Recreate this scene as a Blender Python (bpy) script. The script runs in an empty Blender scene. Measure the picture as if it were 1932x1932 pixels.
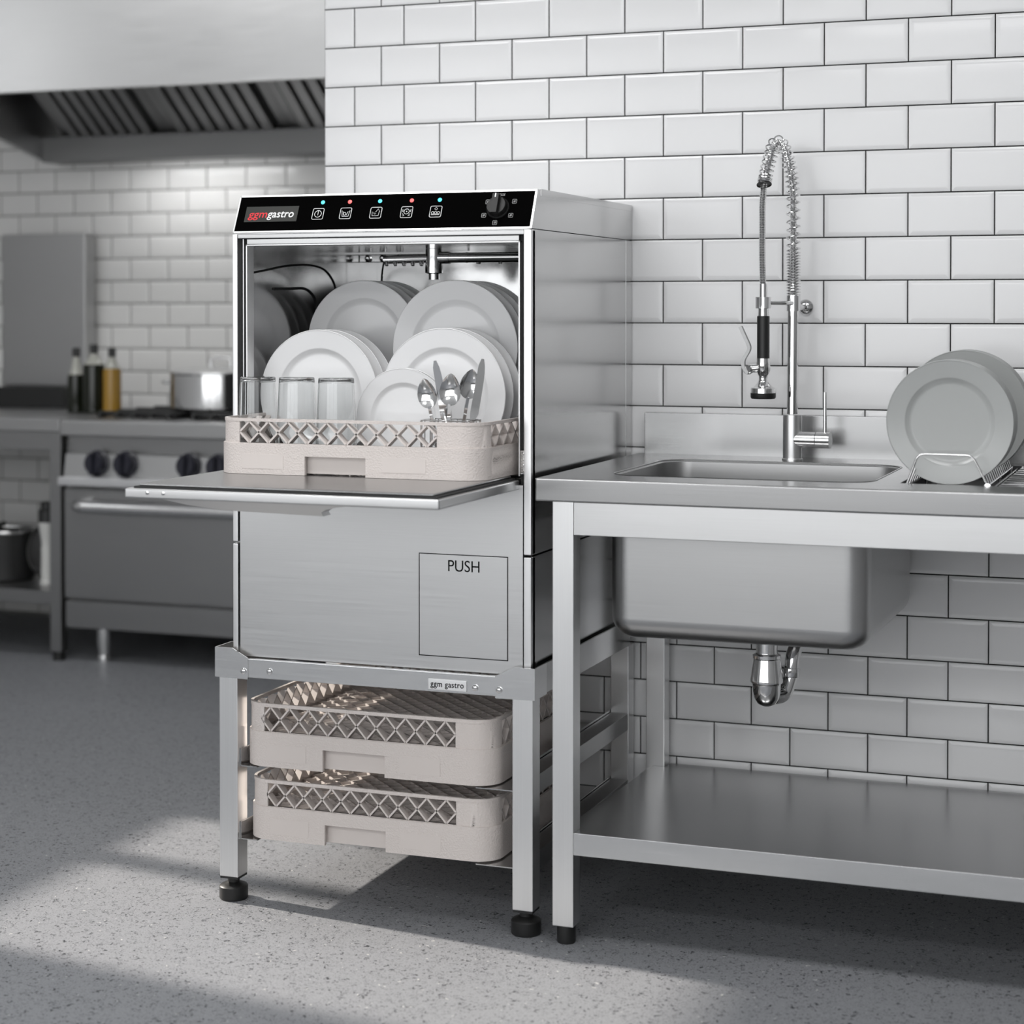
import bpy, bmesh, math, random
from mathutils import Vector, Matrix
random.seed(4)
scene = bpy.context.scene
COL = scene.collection
R = math.radians

# ------------------------------------------------------------------ materials
def new_mat(name):
    m = bpy.data.materials.new(name); m.use_nodes = True
    nt = m.node_tree
    return m, nt, nt.nodes['Principled BSDF']

def plain(name, col, rough=.5, metal=0., spec=None, emit=None, es=0., coat=0.):
    m, nt, b = new_mat(name)
    b.inputs['Base Color'].default_value = (*col, 1)
    b.inputs['Roughness'].default_value = rough
    b.inputs['Metallic'].default_value = metal
    if spec is not None: b.inputs['Specular IOR Level'].default_value = spec
    if coat: b.inputs['Coat Weight'].default_value = coat
    if emit:
        b.inputs['Emission Color'].default_value = (*emit, 1)
        b.inputs['Emission Strength'].default_value = es
    return m

def brushed(name, base, rough, scale, amp=.10, bump=.0):
    """metal with fine streaks; scale = noise scale per axis (small = along the brushing)"""
    m, nt, b = new_mat(name)
    N = nt.nodes; L = nt.links
    tc = N.new('ShaderNodeTexCoord'); mp = N.new('ShaderNodeMapping')
    mp.inputs['Scale'].default_value = scale
    no = N.new('ShaderNodeTexNoise'); no.inputs['Scale'].default_value = 1.0
    no.inputs['Detail'].default_value = 3.0; no.inputs['Roughness'].default_value = .6
    L.new(tc.outputs['Object'], mp.inputs['Vector']); L.new(mp.outputs['Vector'], no.inputs['Vector'])
    r1 = N.new('ShaderNodeMapRange')
    r1.inputs['From Min'].default_value = .3; r1.inputs['From Max'].default_value = .7
    r1.inputs['To Min'].default_value = rough - amp * .5; r1.inputs['To Max'].default_value = rough + amp * .5
    L.new(no.outputs['Fac'], r1.inputs['Value']); L.new(r1.outputs['Result'], b.inputs['Roughness'])
    r2 = N.new('ShaderNodeMapRange')
    r2.inputs['From Min'].default_value = .25; r2.inputs['From Max'].default_value = .75
    r2.inputs['To Min'].default_value = base * .975; r2.inputs['To Max'].default_value = base * 1.025
    L.new(no.outputs['Fac'], r2.inputs['Value'])
    cc = N.new('ShaderNodeCombineColor')
    for i in range(3): L.new(r2.outputs['Result'], cc.inputs[i])
    L.new(cc.outputs['Color'], b.inputs['Base Color'])
    b.inputs['Metallic'].default_value = 1.0
    if bump:
        bp = N.new('ShaderNodeBump'); bp.inputs['Strength'].default_value = bump
        bp.inputs['Distance'].default_value = .0006
        L.new(no.outputs['Fac'], bp.inputs['Height']); L.new(bp.outputs['Normal'], b.inputs['Normal'])
    return m

STEEL = brushed('brushed_steel', .66, .33, (5, 380, 520), .07, .03)
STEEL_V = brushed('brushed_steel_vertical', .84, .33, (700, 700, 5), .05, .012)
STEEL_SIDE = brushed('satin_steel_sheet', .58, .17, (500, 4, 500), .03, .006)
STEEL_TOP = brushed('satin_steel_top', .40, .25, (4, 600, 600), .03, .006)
STEEL_BRIGHT = brushed('polished_steel_edge', .80, .22, (8, 300, 300), .06)
TUB = brushed('wash_tub_steel', .42, .14, (40, 40, 40), .05)
BASIN = brushed('basin_steel', .54, .30, (5, 600, 600), .04, .008)
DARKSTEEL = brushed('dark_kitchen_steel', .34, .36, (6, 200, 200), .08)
RANGESTEEL = brushed('range_steel', .47, .38, (6, 200, 200), .08)
GUTTER = brushed('gutter_steel', .22, .42, (5, 60, 60), .08)
HOODSTEEL = brushed('hood_steel', .55, .36, (5, 200, 200), .08)
HOODIN = brushed('hood_inner_steel', .5, .40, (60, 60, 60), .08)
CHROME = plain('chrome', (.78, .78, .78), .08, 1)
WIRE = plain('polished_wire', (.8, .8, .8), .16, 1)
BLACKGLASS = plain('black_glass', (.002, .002, .002), .25, 0, .0)
BLACK = plain('black_rubber', (.012, .012, .012), .42)
GASKET = plain('dark_gasket', (.015, .015, .015), .6)
DISPLAY = plain('display_window', (.045, .046, .043), .35, 0, .1)
WHITEINK = plain('white_ink', (.75, .75, .75), .5, emit=(1, 1, 1), es=.12)  # white print with a faint glow added to its colour
GREYINK = plain('grey_ink', (.5, .5, .5), .5)
REDINK = plain('red_ink', (.62, .02, .03), .5, emit=(1, .03, .04), es=.12)  # red print, given the same faint glow
BLACKINK = plain('black_ink', (.004, .004, .004), .7, 0, .1)
LEDBLUE = plain('blue_led', (.05, .4, .5), .3, emit=(.12, .72, .85), es=1.0)
LEDRED = plain('red_led', (.5, .08, .08), .3, emit=(.95, .16, .15), es=1.0)
KNOBBLK = plain('black_plastic_knob', (.010, .010, .010), .4, 0, .25)
PORC = plain('white_porcelain', (.83, .83, .835), .16, 0, .5)
PORC_G = plain('grey_white_stoneware', (.40, .41, .405), .22, 0, .5)
DARKIRON = plain('black_iron', (.012, .012, .012), .5)
OIL_GLASS = plain('dark_green_glass', (.008, .010, .005), .12)
OIL_GOLD = plain('golden_oil', (.33, .19, .03), .15)
NECK = plain('pale_bottle_neck', (.42, .42, .38), .15)
CAPBLK = plain('dark_cap', (.02, .02, .02), .4)
KNOBBLUE = plain('dark_blue_knob', (.012, .012, .022), .35)
WHITEPL = plain('white_plastic', (.62, .62, .60), .3)
GROUT = plain('black_grout', (.010, .010, .010), .8)
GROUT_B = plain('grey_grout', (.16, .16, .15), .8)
PLASTER = plain('plaster', (.6, .6, .6), .8)

def glazed(name, col, rough):
    m, nt, b = new_mat(name)
    N = nt.nodes; L = nt.links
    b.inputs['Base Color'].default_value = (*col, 1); b.inputs['Roughness'].default_value = rough
    tc = N.new('ShaderNodeTexCoord'); no = N.new('ShaderNodeTexNoise')
    no.inputs['Scale'].default_value = 9; no.inputs['Detail'].default_value = 2
    L.new(tc.outputs['Object'], no.inputs['Vector'])
    bp = N.new('ShaderNodeBump'); bp.inputs['Strength'].default_value = .05; bp.inputs['Distance'].default_value = .01
    L.new(no.outputs['Fac'], bp.inputs['Height']); L.new(bp.outputs['Normal'], b.inputs['Normal'])
    return m
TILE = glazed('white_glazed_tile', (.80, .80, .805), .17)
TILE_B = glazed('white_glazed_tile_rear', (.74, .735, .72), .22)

def glass_mat():
    m, nt, b = new_mat('clear_glass')
    b.inputs['Base Color'].default_value = (.96, .97, .97, 1)
    b.inputs['Roughness'].default_value = .01
    b.inputs['IOR'].default_value = 1.46
    b.inputs['Transmission Weight'].default_value = 1
    return m
GLASS = glass_mat()

def plastic_mat():
    m, nt, b = new_mat('beige_plastic')
    N = nt.nodes; L = nt.links
    b.inputs['Base Color'].default_value = (.655, .60, .57, 1)
    b.inputs['Roughness'].default_value = .6
    tc = N.new('ShaderNodeTexCoord'); v = N.new('ShaderNodeTexVoronoi'); v.inputs['Scale'].default_value = 300
    L.new(tc.outputs['Object'], v.inputs['Vector'])
    bp = N.new('ShaderNodeBump'); bp.inputs['Strength'].default_value = .5; bp.inputs['Distance'].default_value = .0014
    L.new(v.outputs['Distance'], bp.inputs['Height']); L.new(bp.outputs['Normal'], b.inputs['Normal'])
    return m
PLASTIC = plastic_mat()
PLASTIC_S = plain('smooth_beige_plastic', (.655, .60, .57), .5)

def floor_mat():
    m, nt, b = new_mat('speckled_floor')
    N = nt.nodes; L = nt.links
    tc = N.new('ShaderNodeTexCoord')
    mp = N.new('ShaderNodeMapping'); L.new(tc.outputs['Object'], mp.inputs['Vector'])
    def vor(scale, lo, hi, warp=0.0, sc=(1, 1, 1)):
        m2 = N.new('ShaderNodeMapping'); m2.inputs['Scale'].default_value = sc
        L.new(tc.outputs['Object'], m2.inputs['Vector'])
        src = m2.outputs['Vector']
        if warp:
            nz = N.new('ShaderNodeTexNoise'); nz.inputs['Scale'].default_value = scale * 1.3
            L.new(tc.outputs['Object'], nz.inputs['Vector'])
            mx = N.new('ShaderNodeMix'); mx.data_type = 'VECTOR'; mx.inputs[0].default_value = warp
            L.new(src, mx.inputs[4]); L.new(nz.outputs['Color'], mx.inputs[5]); src = mx.outputs[1]
        v = N.new('ShaderNodeTexVoronoi'); v.inputs['Scale'].default_value = scale
        L.new(src, v.inputs['Vector'])
        r = N.new('ShaderNodeMapRange')
        r.inputs['From Min'].default_value = lo; r.inputs['From Max'].default_value = hi
        r.inputs['To Min'].default_value = 1; r.inputs['To Max'].default_value = 0
        L.new(v.outputs['Distance'], r.inputs['Value'])
        # random choice of cells
        sep = N.new('ShaderNodeSeparateColor'); L.new(v.outputs['Color'], sep.inputs['Color'])
        return r.outputs['Result'], sep.outputs['Red']
    def gate(fac, rnd, thr):
        g = N.new('ShaderNodeMath'); g.operation = 'LESS_THAN'; g.inputs[1].default_value = thr
        L.new(rnd, g.inputs[0])
        mu = N.new('ShaderNodeMath'); mu.operation = 'MULTIPLY'
        L.new(fac, mu.inputs[0]); L.new(g.outputs[0], mu.inputs[1])
        return mu.outputs[0]
    nz = N.new('ShaderNodeTexNoise'); nz.inputs['Scale'].default_value = 260; nz.inputs['Detail'].default_value = 3
    L.new(tc.outputs['Object'], nz.inputs['Vector'])
    base = N.new('ShaderNodeMix'); base.data_type = 'RGBA'
    base.inputs[6].default_value = (.155, .161, .172, 1); base.inputs[7].default_value = (.335, .343, .36, 1)
    L.new(nz.outputs['Fac'], base.inputs[0])
    cur = base.outputs[2]
    for scale, lo, hi, thr, colr, warp, sc in [
            (80, .20, .32, .42, (.035, .037, .042), .03, (1, 1, 1)),
            (135, .24, .40, .55, (.075, .078, .085), .03, (1, 1, 1)),
            (75, .12, .20, .13, (.48, .48, .47), .02, (1, 1, 1))]:
        f, rnd = vor(scale, lo, hi, warp, sc)
        g = gate(f, rnd, thr)
        mx = N.new('ShaderNodeMix'); mx.data_type = 'RGBA'
        L.new(g, mx.inputs[0]); L.new(cur, mx.inputs[6]); mx.inputs[7].default_value = (*colr, 1)
        cur = mx.outputs[2]
    L.new(cur, b.inputs['Base Color'])
    b.inputs['Roughness'].default_value = .5
    b.inputs['Specular IOR Level'].default_value = .2
    return m
FLOOR = floor_mat()

# ------------------------------------------------------------------ mesh builder
BASE = {}          # object -> world position of its mesh origin
class MB:
    def __init__(s): s.bm = bmesh.new()
    def _mark(s): return set(s.bm.verts)
    def box(s, x0, x1, y0, y1, z0, z1, bev=0., seg=2, mi=0):
        r = bmesh.ops.create_cube(s.bm, size=1)
        vs = r['verts']
        for v in vs:
            v.co = ((x0 + x1) / 2 + v.co.x * (x1 - x0), (y0 + y1) / 2 + v.co.y * (y1 - y0), (z0 + z1) / 2 + v.co.z * (z1 - z0))
        fs = {f for v in vs for f in v.link_faces}
        for f in fs: f.material_index = mi
        if bev:
            es = list({e for v in vs for e in v.link_edges})
            bmesh.ops.bevel(s.bm, geom=es, offset=bev, segments=seg, affect='EDGES', profile=.5)
        return s
    def bar(s, p0, p1, nrm, w, t):
        """rectangular bar p0->p1, width w in the plane, thickness t along nrm"""
        p0 = Vector(p0); p1 = Vector(p1); n = Vector(nrm).normalized()
        d = (p1 - p0).normalized(); q = n.cross(d).normalized()
        vs = []
        for p in (p0, p1):
            for a, b2 in ((-1, -1), (1, -1), (1, 1), (-1, 1)):
                vs.append(s.bm.verts.new(p + q * a * w / 2 + n * b2 * t / 2))
        for f in ((0, 3, 2, 1), (4, 5, 6, 7), (0, 1, 5, 4), (1, 2, 6, 5), (2, 3, 7, 6), (3, 0, 4, 7)):
            s.bm.faces.new([vs[i] for i in f])
        return s
    def tube(s, pts, r, seg=12, closed=False, cap=True, radii=None):
        pts = [Vector(p) for p in pts]; n = len(pts)
        up = None; rings = []
        for i, p in enumerate(pts):
            if closed: d = pts[(i + 1) % n] - pts[i - 1]
            else: d = pts[min(i + 1, n - 1)] - pts[max(i - 1, 0)]
            d.normalize()
            if up is None:
                up = Vector((0, 0, 1)) if abs(d.z) < .9 else Vector((1, 0, 0))
            a = d.cross(up)
            if a.length < 1e-6: a = d.orthogonal()
            a.normalize(); up = a.cross(d).normalized()
            rr = radii[i] if radii else r
            rings.append([s.bm.verts.new(p + (a * math.cos(2 * math.pi * k / seg) + up * math.sin(2 * math.pi * k / seg)) * rr) for k in range(seg)])
        m = n if closed else n - 1
        for i in range(m):
            A = rings[i]; B = rings[(i + 1) % n]
            for k in range(seg):
                s.bm.faces.new((A[k], B[k], B[(k + 1) % seg], A[(k + 1) % seg]))
        if cap and not closed:
            s.bm.faces.new(rings[0]); s.bm.faces.new(rings[-1][::-1])
        return s
    def cyl(s, p0, p1, r0, r1=None, seg=24):
        r1 = r0 if r1 is None else r1
        return s.tube([p0, p1], 0, seg, radii=[r0, r1])
    def lathe(s, prof, origin=(0, 0, 0), axis=(0, 0, 1), seg=48):
        """prof = [(radius, height)...] along axis; ends with r=0 close to a point"""
        o = Vector(origin); ax = Vector(axis).normalized()
        a = ax.orthogonal().normalized(); b2 = ax.cross(a)
        rings = []
        for r, h in prof:
            if r < 1e-7: rings.append([s.bm.verts.new(o + ax * h)])
            else: rings.append([s.bm.verts.new(o + ax * h + (a * math.cos(2 * math.pi * k / seg) + b2 * math.sin(2 * math.pi * k / seg)) * r) for k in range(seg)])
        for A, B in zip(rings, rings[1:]):
            for k in range(seg):
                k2 = (k + 1) % seg
                if len(A) == 1 and len(B) == 1: continue
                if len(A) == 1: s.bm.faces.new((A[0], B[k2], B[k]))
                elif len(B) == 1: s.bm.faces.new((A[k], A[k2], B[0]))
                else: s.bm.faces.new((A[k], A[k2], B[k2], B[k]))
        return s
    def prism(s, poly, ext, mi=0):
        """poly = list of 3-D points of one face, ext = extrusion vector"""
        e = Vector(ext); a = [s.bm.verts.new(Vector(p)) for p in poly]; b2 = [s.bm.verts.new(Vector(p) + e) for p in poly]
        fs = [s.bm.faces.new(a), s.bm.faces.new(b2[::-1])]
        n = len(poly)
        for i in range(n): fs.append(s.bm.faces.new((a[i], b2[i], b2[(i + 1) % n], a[(i + 1) % n])))
        for f in fs: f.material_index = mi
        return s
    def strip(s, path, nrm, oo, oi, z0, z1):
        """wall along an xy path: outer face offset oo, inner face offset oi (along normals)"""
        rows = []
        for (x, y), (nx, ny) in zip(path, nrm):
            rows.append([s.bm.verts.new((x + nx * o, y + ny * o, z)) for o, z in ((oo, z0), (oo, z1), (oi, z1), (oi, z0))])
        closed = path[0] == path[-1]
        for A, B in zip(rows, rows[1:]):
            for k in range(4): s.bm.faces.new((A[k], B[k], B[(k + 1) % 4], A[(k + 1) % 4]))
        if not closed:
            s.bm.faces.new(rows[0][::-1]); s.bm.faces.new(rows[-1])
        return s
    def add_mesh(s, me, mat4):
        n0 = len(s.bm.verts)
        s.bm.from_mesh(me); s.bm.verts.ensure_lookup_table()
        for v in s.bm.verts[n0:]: v.co = mat4 @ v.co
        return s
    def build(s, name, mats, parent=None, at=None, smooth=38):
        """at = world origin; mesh points were given in world coordinates"""
        if at is None: at = BASE[parent] if parent else Vector((0, 0, 0))
        at = Vector(at)
        bmesh.ops.remove_doubles(s.bm, verts=s.bm.verts, dist=1e-6)
        bmesh.ops.recalc_face_normals(s.bm, faces=s.bm.faces)
        for v in s.bm.verts: v.co -= at
        me = bpy.data.meshes.new(name); s.bm.to_mesh(me); s.bm.free()
        for m in (mats if isinstance(mats, (list, tuple)) else [mats]): me.materials.append(m)
        for p in me.polygons: p.use_smooth = True
        me.set_sharp_from_angle(angle=R(smooth))
        o = bpy.data.objects.new(name, me); COL.objects.link(o)
        wn = o.modifiers.new('weighted_normals', 'WEIGHTED_NORMAL'); wn.keep_sharp = True; wn.weight = 90
        BASE[o] = at
        if parent:
            o.parent = parent; o.location = at - BASE[parent]
        else: o.location = at
        return o

def thing(name, label, cat, loc, group=None):
    o = bpy.data.objects.new(name, None); COL.objects.link(o); o.location = loc
    o.empty_display_size = .05
    o['label'] = label; o['category'] = cat
    if group: o['group'] = group
    BASE[o] = Vector(loc); return o
def tag(o, label, cat, group=None):
    o['label'] = label; o['category'] = cat
    if group: o['group'] = group
    return o
def structure(o): o['kind'] = 'structure'; return o

def text_mesh(body, size, bold=0., shear=0., extrude=.0004, align='CENTER', space=1.0):
    c = bpy.data.curves.new('t', 'FONT'); c.body = body; c.size = size; c.align_x = align; c.align_y = 'CENTER'
    c.offset = bold; c.shear = shear; c.extrude = extrude; c.space_character = space
    c.resolution_u = 6
    o = bpy.data.objects.new('t', c); COL.objects.link(o)
    dg = bpy.context.evaluated_depsgraph_get(); me = bpy.data.meshes.new_from_object(o.evaluated_get(dg))
    COL.objects.unlink(o); bpy.data.objects.remove(o); bpy.data.curves.remove(c)
    return me
def text_width(me):
    xs = [v.co.x for v in me.vertices]; return min(xs), max(xs)

def flat_shape(loops, extrude, bevel=0.):
    """2-D outline with holes -> mesh in the xy plane, thickness 2*extrude"""
    c = bpy.data.curves.new('p', 'CURVE'); c.dimensions = '2D'; c.fill_mode = 'BOTH'
    c.extrude = extrude; c.bevel_depth = bevel; c.bevel_resolution = 2
    for lp in loops:
        sp = c.splines.new('POLY'); sp.points.add(len(lp) - 1); sp.use_cyclic_u = True
        for p, (x, y) in zip(sp.points, lp): p.co = (x, y, 0, 1)
    o = bpy.data.objects.new('p', c); COL.objects.link(o)
    dg = bpy.context.evaluated_depsgraph_get(); me = bpy.data.meshes.new_from_object(o.evaluated_get(dg))
    COL.objects.unlink(o); bpy.data.objects.remove(o); bpy.data.curves.remove(c)
    return me
def rrect(x0, x1, y0, y1, r, n=8):
    pts = []
    for cx, cy, a0 in ((x1 - r, y1 - r, 0), (x0 + r, y1 - r, 90), (x0 + r, y0 + r, 180), (x1 - r, y0 + r, 270)):
        for k in range(n + 1):
            a = R(a0 + 90 * k / n); pts.append((cx + r * math.cos(a), cy + r * math.sin(a)))
    return pts
def smooth_path(pts, n=6):
    """Catmull-Rom through points"""
    P = [Vector(p) for p in pts]; P = [P[0] * 2 - P[1]] + P + [P[-1] * 2 - P[-2]]
    out = []
    for i in range(1, len(P) - 2):
        for k in range(n):
            t = k / n
            out.append(.5 * ((2 * P[i]) + (-P[i - 1] + P[i + 1]) * t + (2 * P[i - 1] - 5 * P[i] + 4 * P[i + 1] - P[i + 2]) * t * t + (-P[i - 1] + 3 * P[i] - 3 * P[i + 1] + P[i + 2]) * t ** 3))
    out.append(P[-2]); return out
def fillet(pts, r, n=6):
    P = [Vector(p) for p in pts]; out = [P[0]]
    for i in range(1, len(P) - 1):
        a = (P[i - 1] - P[i]); b2 = (P[i + 1] - P[i]); rr = min(r, a.length * .45, b2.length * .45)
        A = P[i] + a.normalized() * rr; B = P[i] + b2.normalized() * rr
        for k in range(n + 1):
            t = k / n; out.append(A * (1 - t) ** 2 + P[i] * 2 * t * (1 - t) + B * t * t)
    out.append(P[-1]); return out

# ------------------------------------------------------------------ tiled walls
def tile(mb, x0, x1, z0, z1, y, g=.0013, bw=.0108, bd=.0032, ft=.0005):
    """one bevelled tile, front at y, facing -y"""
    x0 += g; x1 -= g; z0 += g; z1 -= g
    if x1 - x0 < .004 or z1 - z0 < .004: return
    b2 = min(bw, (x1 - x0) * .3, (z1 - z0) * .3)
    bm = mb.bm
    def ring(i, yy): return [bm.verts.new((a, yy, c)) for a, c in ((x0 + i, z0 + i), (x1 - i, z0 + i), (x1 - i, z1 - i), (x0 + i, z1 - i))]
    r0 = ring(0, y + .008); r1 = ring(0, y + bd + .0008); r2 = ring(.0009, y + bd); r3 = ring(b2, y)
    for A, B in ((r0, r1), (r1, r2), (r2, r3)):
        for k in range(4): bm.faces.new((A[k], A[(k + 1) % 4], B[(k + 1) % 4], B[k]))
    bm.faces.new(r3)

H = .090675; W = .17578; Z0 = 1.1459
XL, XR = -.2012, 2.6
mb = MB()
mb.box(XL, XR, .0055, 2.21, 0, 2.75, mi=1)
for r in range(-4, 18):
    z0 = Z0 + r * H; z1 = min(z0 + H, 2.75)
    if r == -4: z0 = .7147
    odd = r % 2 == 1
    if odd: xs = [XL, -.1244] + [k * W for k in range(0, 16)]
    else: xs = [XL, -.0569] + [(k + .5) * W for k in range(0, 16)]
    for a, b2 in zip(xs, xs[1:]):
        if a > XR - .01: break
        tile(mb, a, min(b2, XR), z0, z1, 0)
low = [.7147, .6249, .5357, .445, .3640, .2825, .2007, .119, .037, 0.]
for i, (zt, zb) in enumerate(zip(low, low[1:])):
    x0 = .0678 if i % 2 == 1 else -.0163
    xs = [XL] + [x0 + .16575 * k for k in range(0, 17)]
    for a, b2 in zip(xs, xs[1:]):
        if a > XR - .01: break
        tile(mb, a, min(b2, XR), zb, zt, 0)
structure(mb.build('wall_back', [TILE, GROUT], smooth=20))

YB = 2.2
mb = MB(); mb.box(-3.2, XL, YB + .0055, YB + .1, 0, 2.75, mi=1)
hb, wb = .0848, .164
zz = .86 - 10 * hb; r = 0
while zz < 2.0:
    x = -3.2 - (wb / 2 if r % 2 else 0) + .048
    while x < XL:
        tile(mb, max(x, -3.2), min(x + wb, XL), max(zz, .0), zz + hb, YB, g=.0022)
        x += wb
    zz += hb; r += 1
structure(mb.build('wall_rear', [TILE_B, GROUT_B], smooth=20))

fl = MB(); fl.box(-3.2, 3.2, -5.6, 2.3, -.05, 0); structure(fl.build('floor', FLOOR))
ce = MB(); ce.box(-3.2, 3.2, -5.6, 2.3, 2.75, 2.8); structure(ce.build('ceiling', PLASTER))
# left wall: two high windows for the sun patches, two added for fill
wl = MB()
wins = ((-5.2, -4.3), (-4.1, -3.0), (-.69, -.17), (-.10, .22))  # first two are added, out of view, to brighten the floor
wy = [(-5.6, -5.2), (-4.3, -4.1), (-3.0, -.69), (-.17, -.10), (.22, 2.3)]
for a, b2 in wy: wl.box(-3.25, -3.2, a, b2, 0, 2.75)
for a, b2 in wins:
    wl.box(-3.25, -3.2, a, b2, 0, 1.75); wl.box(-3.25, -3.2, a, b2, 2.72, 2.75)
structure(wl.build('wall_left', PLASTER))
wb_ = MB()
wb_.box(-3.2, 3.2, -5.6, -5.5, 0, .55); wb_.box(-3.2, 3.2, -5.6, -5.5, 2.6, 2.75)  # unseen wall, put in and opened to steer the front light
for x in (-3.2, -1.1, 1.0, 3.1): wb_.box(x, x + .1, -5.6, -5.5, .55, 2.6)
structure(wb_.build('wall_front', plain('grey_wall', (.18, .18, .18), .7)))
wr_ = MB(); wr_.box(3.2, 3.3, -5.6, .3, 0, 2.75); structure(wr_.build('wall_right', plain('dim_plaster', (.3, .3, .3), .8)))  # unseen wall, grey lowered to cut its bounce light
FRAME = plain('window_frame_white', (.7, .7, .7), .5)
for k_, (a, b2) in enumerate(wins):
    wf = MB()
    for q in ((a, a + .012, 1.75, 2.72), (b2 - .012, b2, 1.75, 2.72), (a, b2, 1.75, 1.765), (a, b2, 2.705, 2.72)):
        wf.box(-3.245, -3.205, q[0], q[1], q[2], q[3])
    structure(wf.build('window_%d' % (k_ + 1), FRAME))

# ------------------------------------------------------------------ dishwasher stand
X0, X1 = -.084, .546
FY = -.6535
st = thing('equipment_stand', 'brushed steel stand on four legs carrying the open dishwasher, two racks below', 'stand', (.22, -.34, 0))
LEGS = [(-.109, -.068, -.665, -.624), (.5125, .5535, -.665, -.624), (-.109, -.068, -.050, -.009), (.5125, .5535, -.050, -.009)]
for i, (a, b2, c, d) in enumerate(LEGS):
    m = MB(); m.box(a, b2, c, d, .0475, .4465, .0018); lg = m.build('leg', STEEL_V, st)
    m = MB(); cx, cy = (a + b2) / 2, (c + d) / 2
    m.box(a + .001, b2 - .001, c + .001, d - .001, .0435, .0475)
    m.lathe([(0, .0465), (.0125, .0465), (.0120, .034), (.019, .0305), (.0255, .0285), (.0285, .0255), (.0285, .0030), (.0265, 0), (0, 0)], (cx, cy, 0))
    m.build('foot', BLACK, lg)
m = MB(); m.box(-.044, .480, -.6655, -.6550, .4478, .4850, .0012); m.build('front_rail', STEEL_BRIGHT, st)
m = MB(); m.box(-.068, .5125, -.035, -.009, .4478, .4845, .0012); m.build('rear_rail', STEEL, st)
for x in (-.110, .5195):
    m = MB(); m.box(x, x + .0335, -.623, -.051, .4478, .4850, .0012)
    xp = -.1165 if x < 0 else .5535
    m.box(xp, xp + .0045, -.600, -.051, .4478, .5045, .0008); m.build('side_rail', STEEL_SIDE, st)
# corner brackets, folded sheet with a sloping top edge
for sx in (-1, 1):
    xo, xi = (-.1165, -.0435) if sx < 0 else (.5585, .4795)
    xt = -.079 if sx < 0 else .518
    m = MB()
    m.prism([(xo, -.668, .4455), (xi, -.668, .4445), (xi, -.668, .4865), (xt, -.668, .505), (xo, -.668, .505)], (0, .003, 0))
    a, b2 = sorted((xo, xo - sx * .003))
    m.box(a, b2, -.665, -.600, .4455, .505)
    br = m.build('corner_bracket', STEEL_BRIGHT, st)
    m = MB(); bx = -.0525 if sx < 0 else .4878
    m.lathe([(.0062, 0), (.0060, .002), (.004, .0038), (0, .0044)], (bx, -.668, .4608), (0, -1, 0), 20); m.build('bolt', CHROME, br)
for bx, bz in ((.0038, .4632), (.4386, .4612)):
    m = MB(); m.lathe([(.0062, 0), (.0060, .002), (.004, .0038), (0, .0044)], (bx, -.6655, bz), (0, -1, 0), 20); m.build('bolt', CHROME, st)
m = MB()
for yy in (-.575, -.562):
    m.lathe([(.005, 0), (.004, .003), (0, .004)], (.553, yy, .463), (1, 0, 0), 14)
m.build('bolt', CHROME, st)
# rack runners: angle profiles along both sides
for z in (.268, .1225):
    for sx in (-1, 1):
        m = MB()
        if sx < 0:
            m.box(-.0675, -.0655, -.655, -.02, z, z + .035); m.box(-.0655, -.030, -.655, -.02, z, z + .002)
        else:
            m.box(.510, .512, -.655, -.02, z, z + .035); m.box(.435, .510, -.655, -.02, z, z + .002)
        m.build('rack_runner', STEEL_SIDE, st)
# wide lower cross bars seen between the right legs
for z in (.262, .118):
    m = MB(); m.box(.5135, .5525, -.6235, -.0505, z, z + .036, .001); m.build('side_rail', DARKSTEEL, st)  # darker steel than the other rails, shade put into the colour
# badge
m = MB(); m.box(.3431, .4213, -.6680, -.6655, .4524, .4727, .0008); bd = m.build('badge', plain('polished_badge', (.9, .9, .9), .42, 1), st)
FRONT = lambda x, y, z: Matrix(((1, 0, 0, x), (0, 0, -1, y), (0, 1, 0, z), (0, 0, 0, 1)))
m = MB(); t = text_mesh('ggm gastro', .0158, .00016, 0, .0003, space=1.10); a, b2 = text_width(t)
m.add_mesh(t, FRONT(.3822, -.6683, .4632) @ Matrix.Diagonal((.068 / (b2 - a), 1, 1, 1))); m.build('badge_lettering', BLACKINK, bd)

# ------------------------------------------------------------------ dishwasher
dw = thing('dishwasher', 'stainless steel dishwasher with its door folded down and a black control panel on top', 'dishwasher', (.231, -.33, .4855))
ZB, ZS, ZT = .4855, .7125, 1.3255
def cab(z0, z1):
    m = MB()
    m.box(X0, X0 + .006, -.645, -.049, z0, z1); m.box(X1 - .006, X1, -.645, -.049, z0, z1, .0012)
    m.box(X0, X1, -.0465, -.004, z0, z1, .0012)
    return m
m = cab(ZS + .0015, ZT); m.box(X0 + .006, X1 - .006, -.645, -.049, 1.316, ZT); m.build('cabinet', STEEL_SIDE, dw)
m = cab(ZB, ZS - .0015); m.box(X0 + .006, X1 - .006, -.645, -.049, ZB, ZB + .02); m.build('base_cabinet', STEEL_SIDE, dw)
# corner posts
for xa, xb in ((X0, -.0725), (.5310, X1)):
    for z0, z1 in ((ZB, ZS - .002), (ZS + .002, ZT - .001)):
        m = MB(); m.box(xa, xb, FY, -.630, z0, z1, .0018); m.build('corner_post', STEEL_V, dw)
# header rails
m = MB(); m.box(-.0725, .5310, FY + .001, -.63, 1.3150, 1.3245, .0015); m.build('header_rail', STEEL_TOP, dw)
m = MB(); m.box(-.0545, .5195, FY + .006, -.63, 1.3035, 1.3145, .0012); m.build('header_rail', STEEL_TOP, dw)
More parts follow.
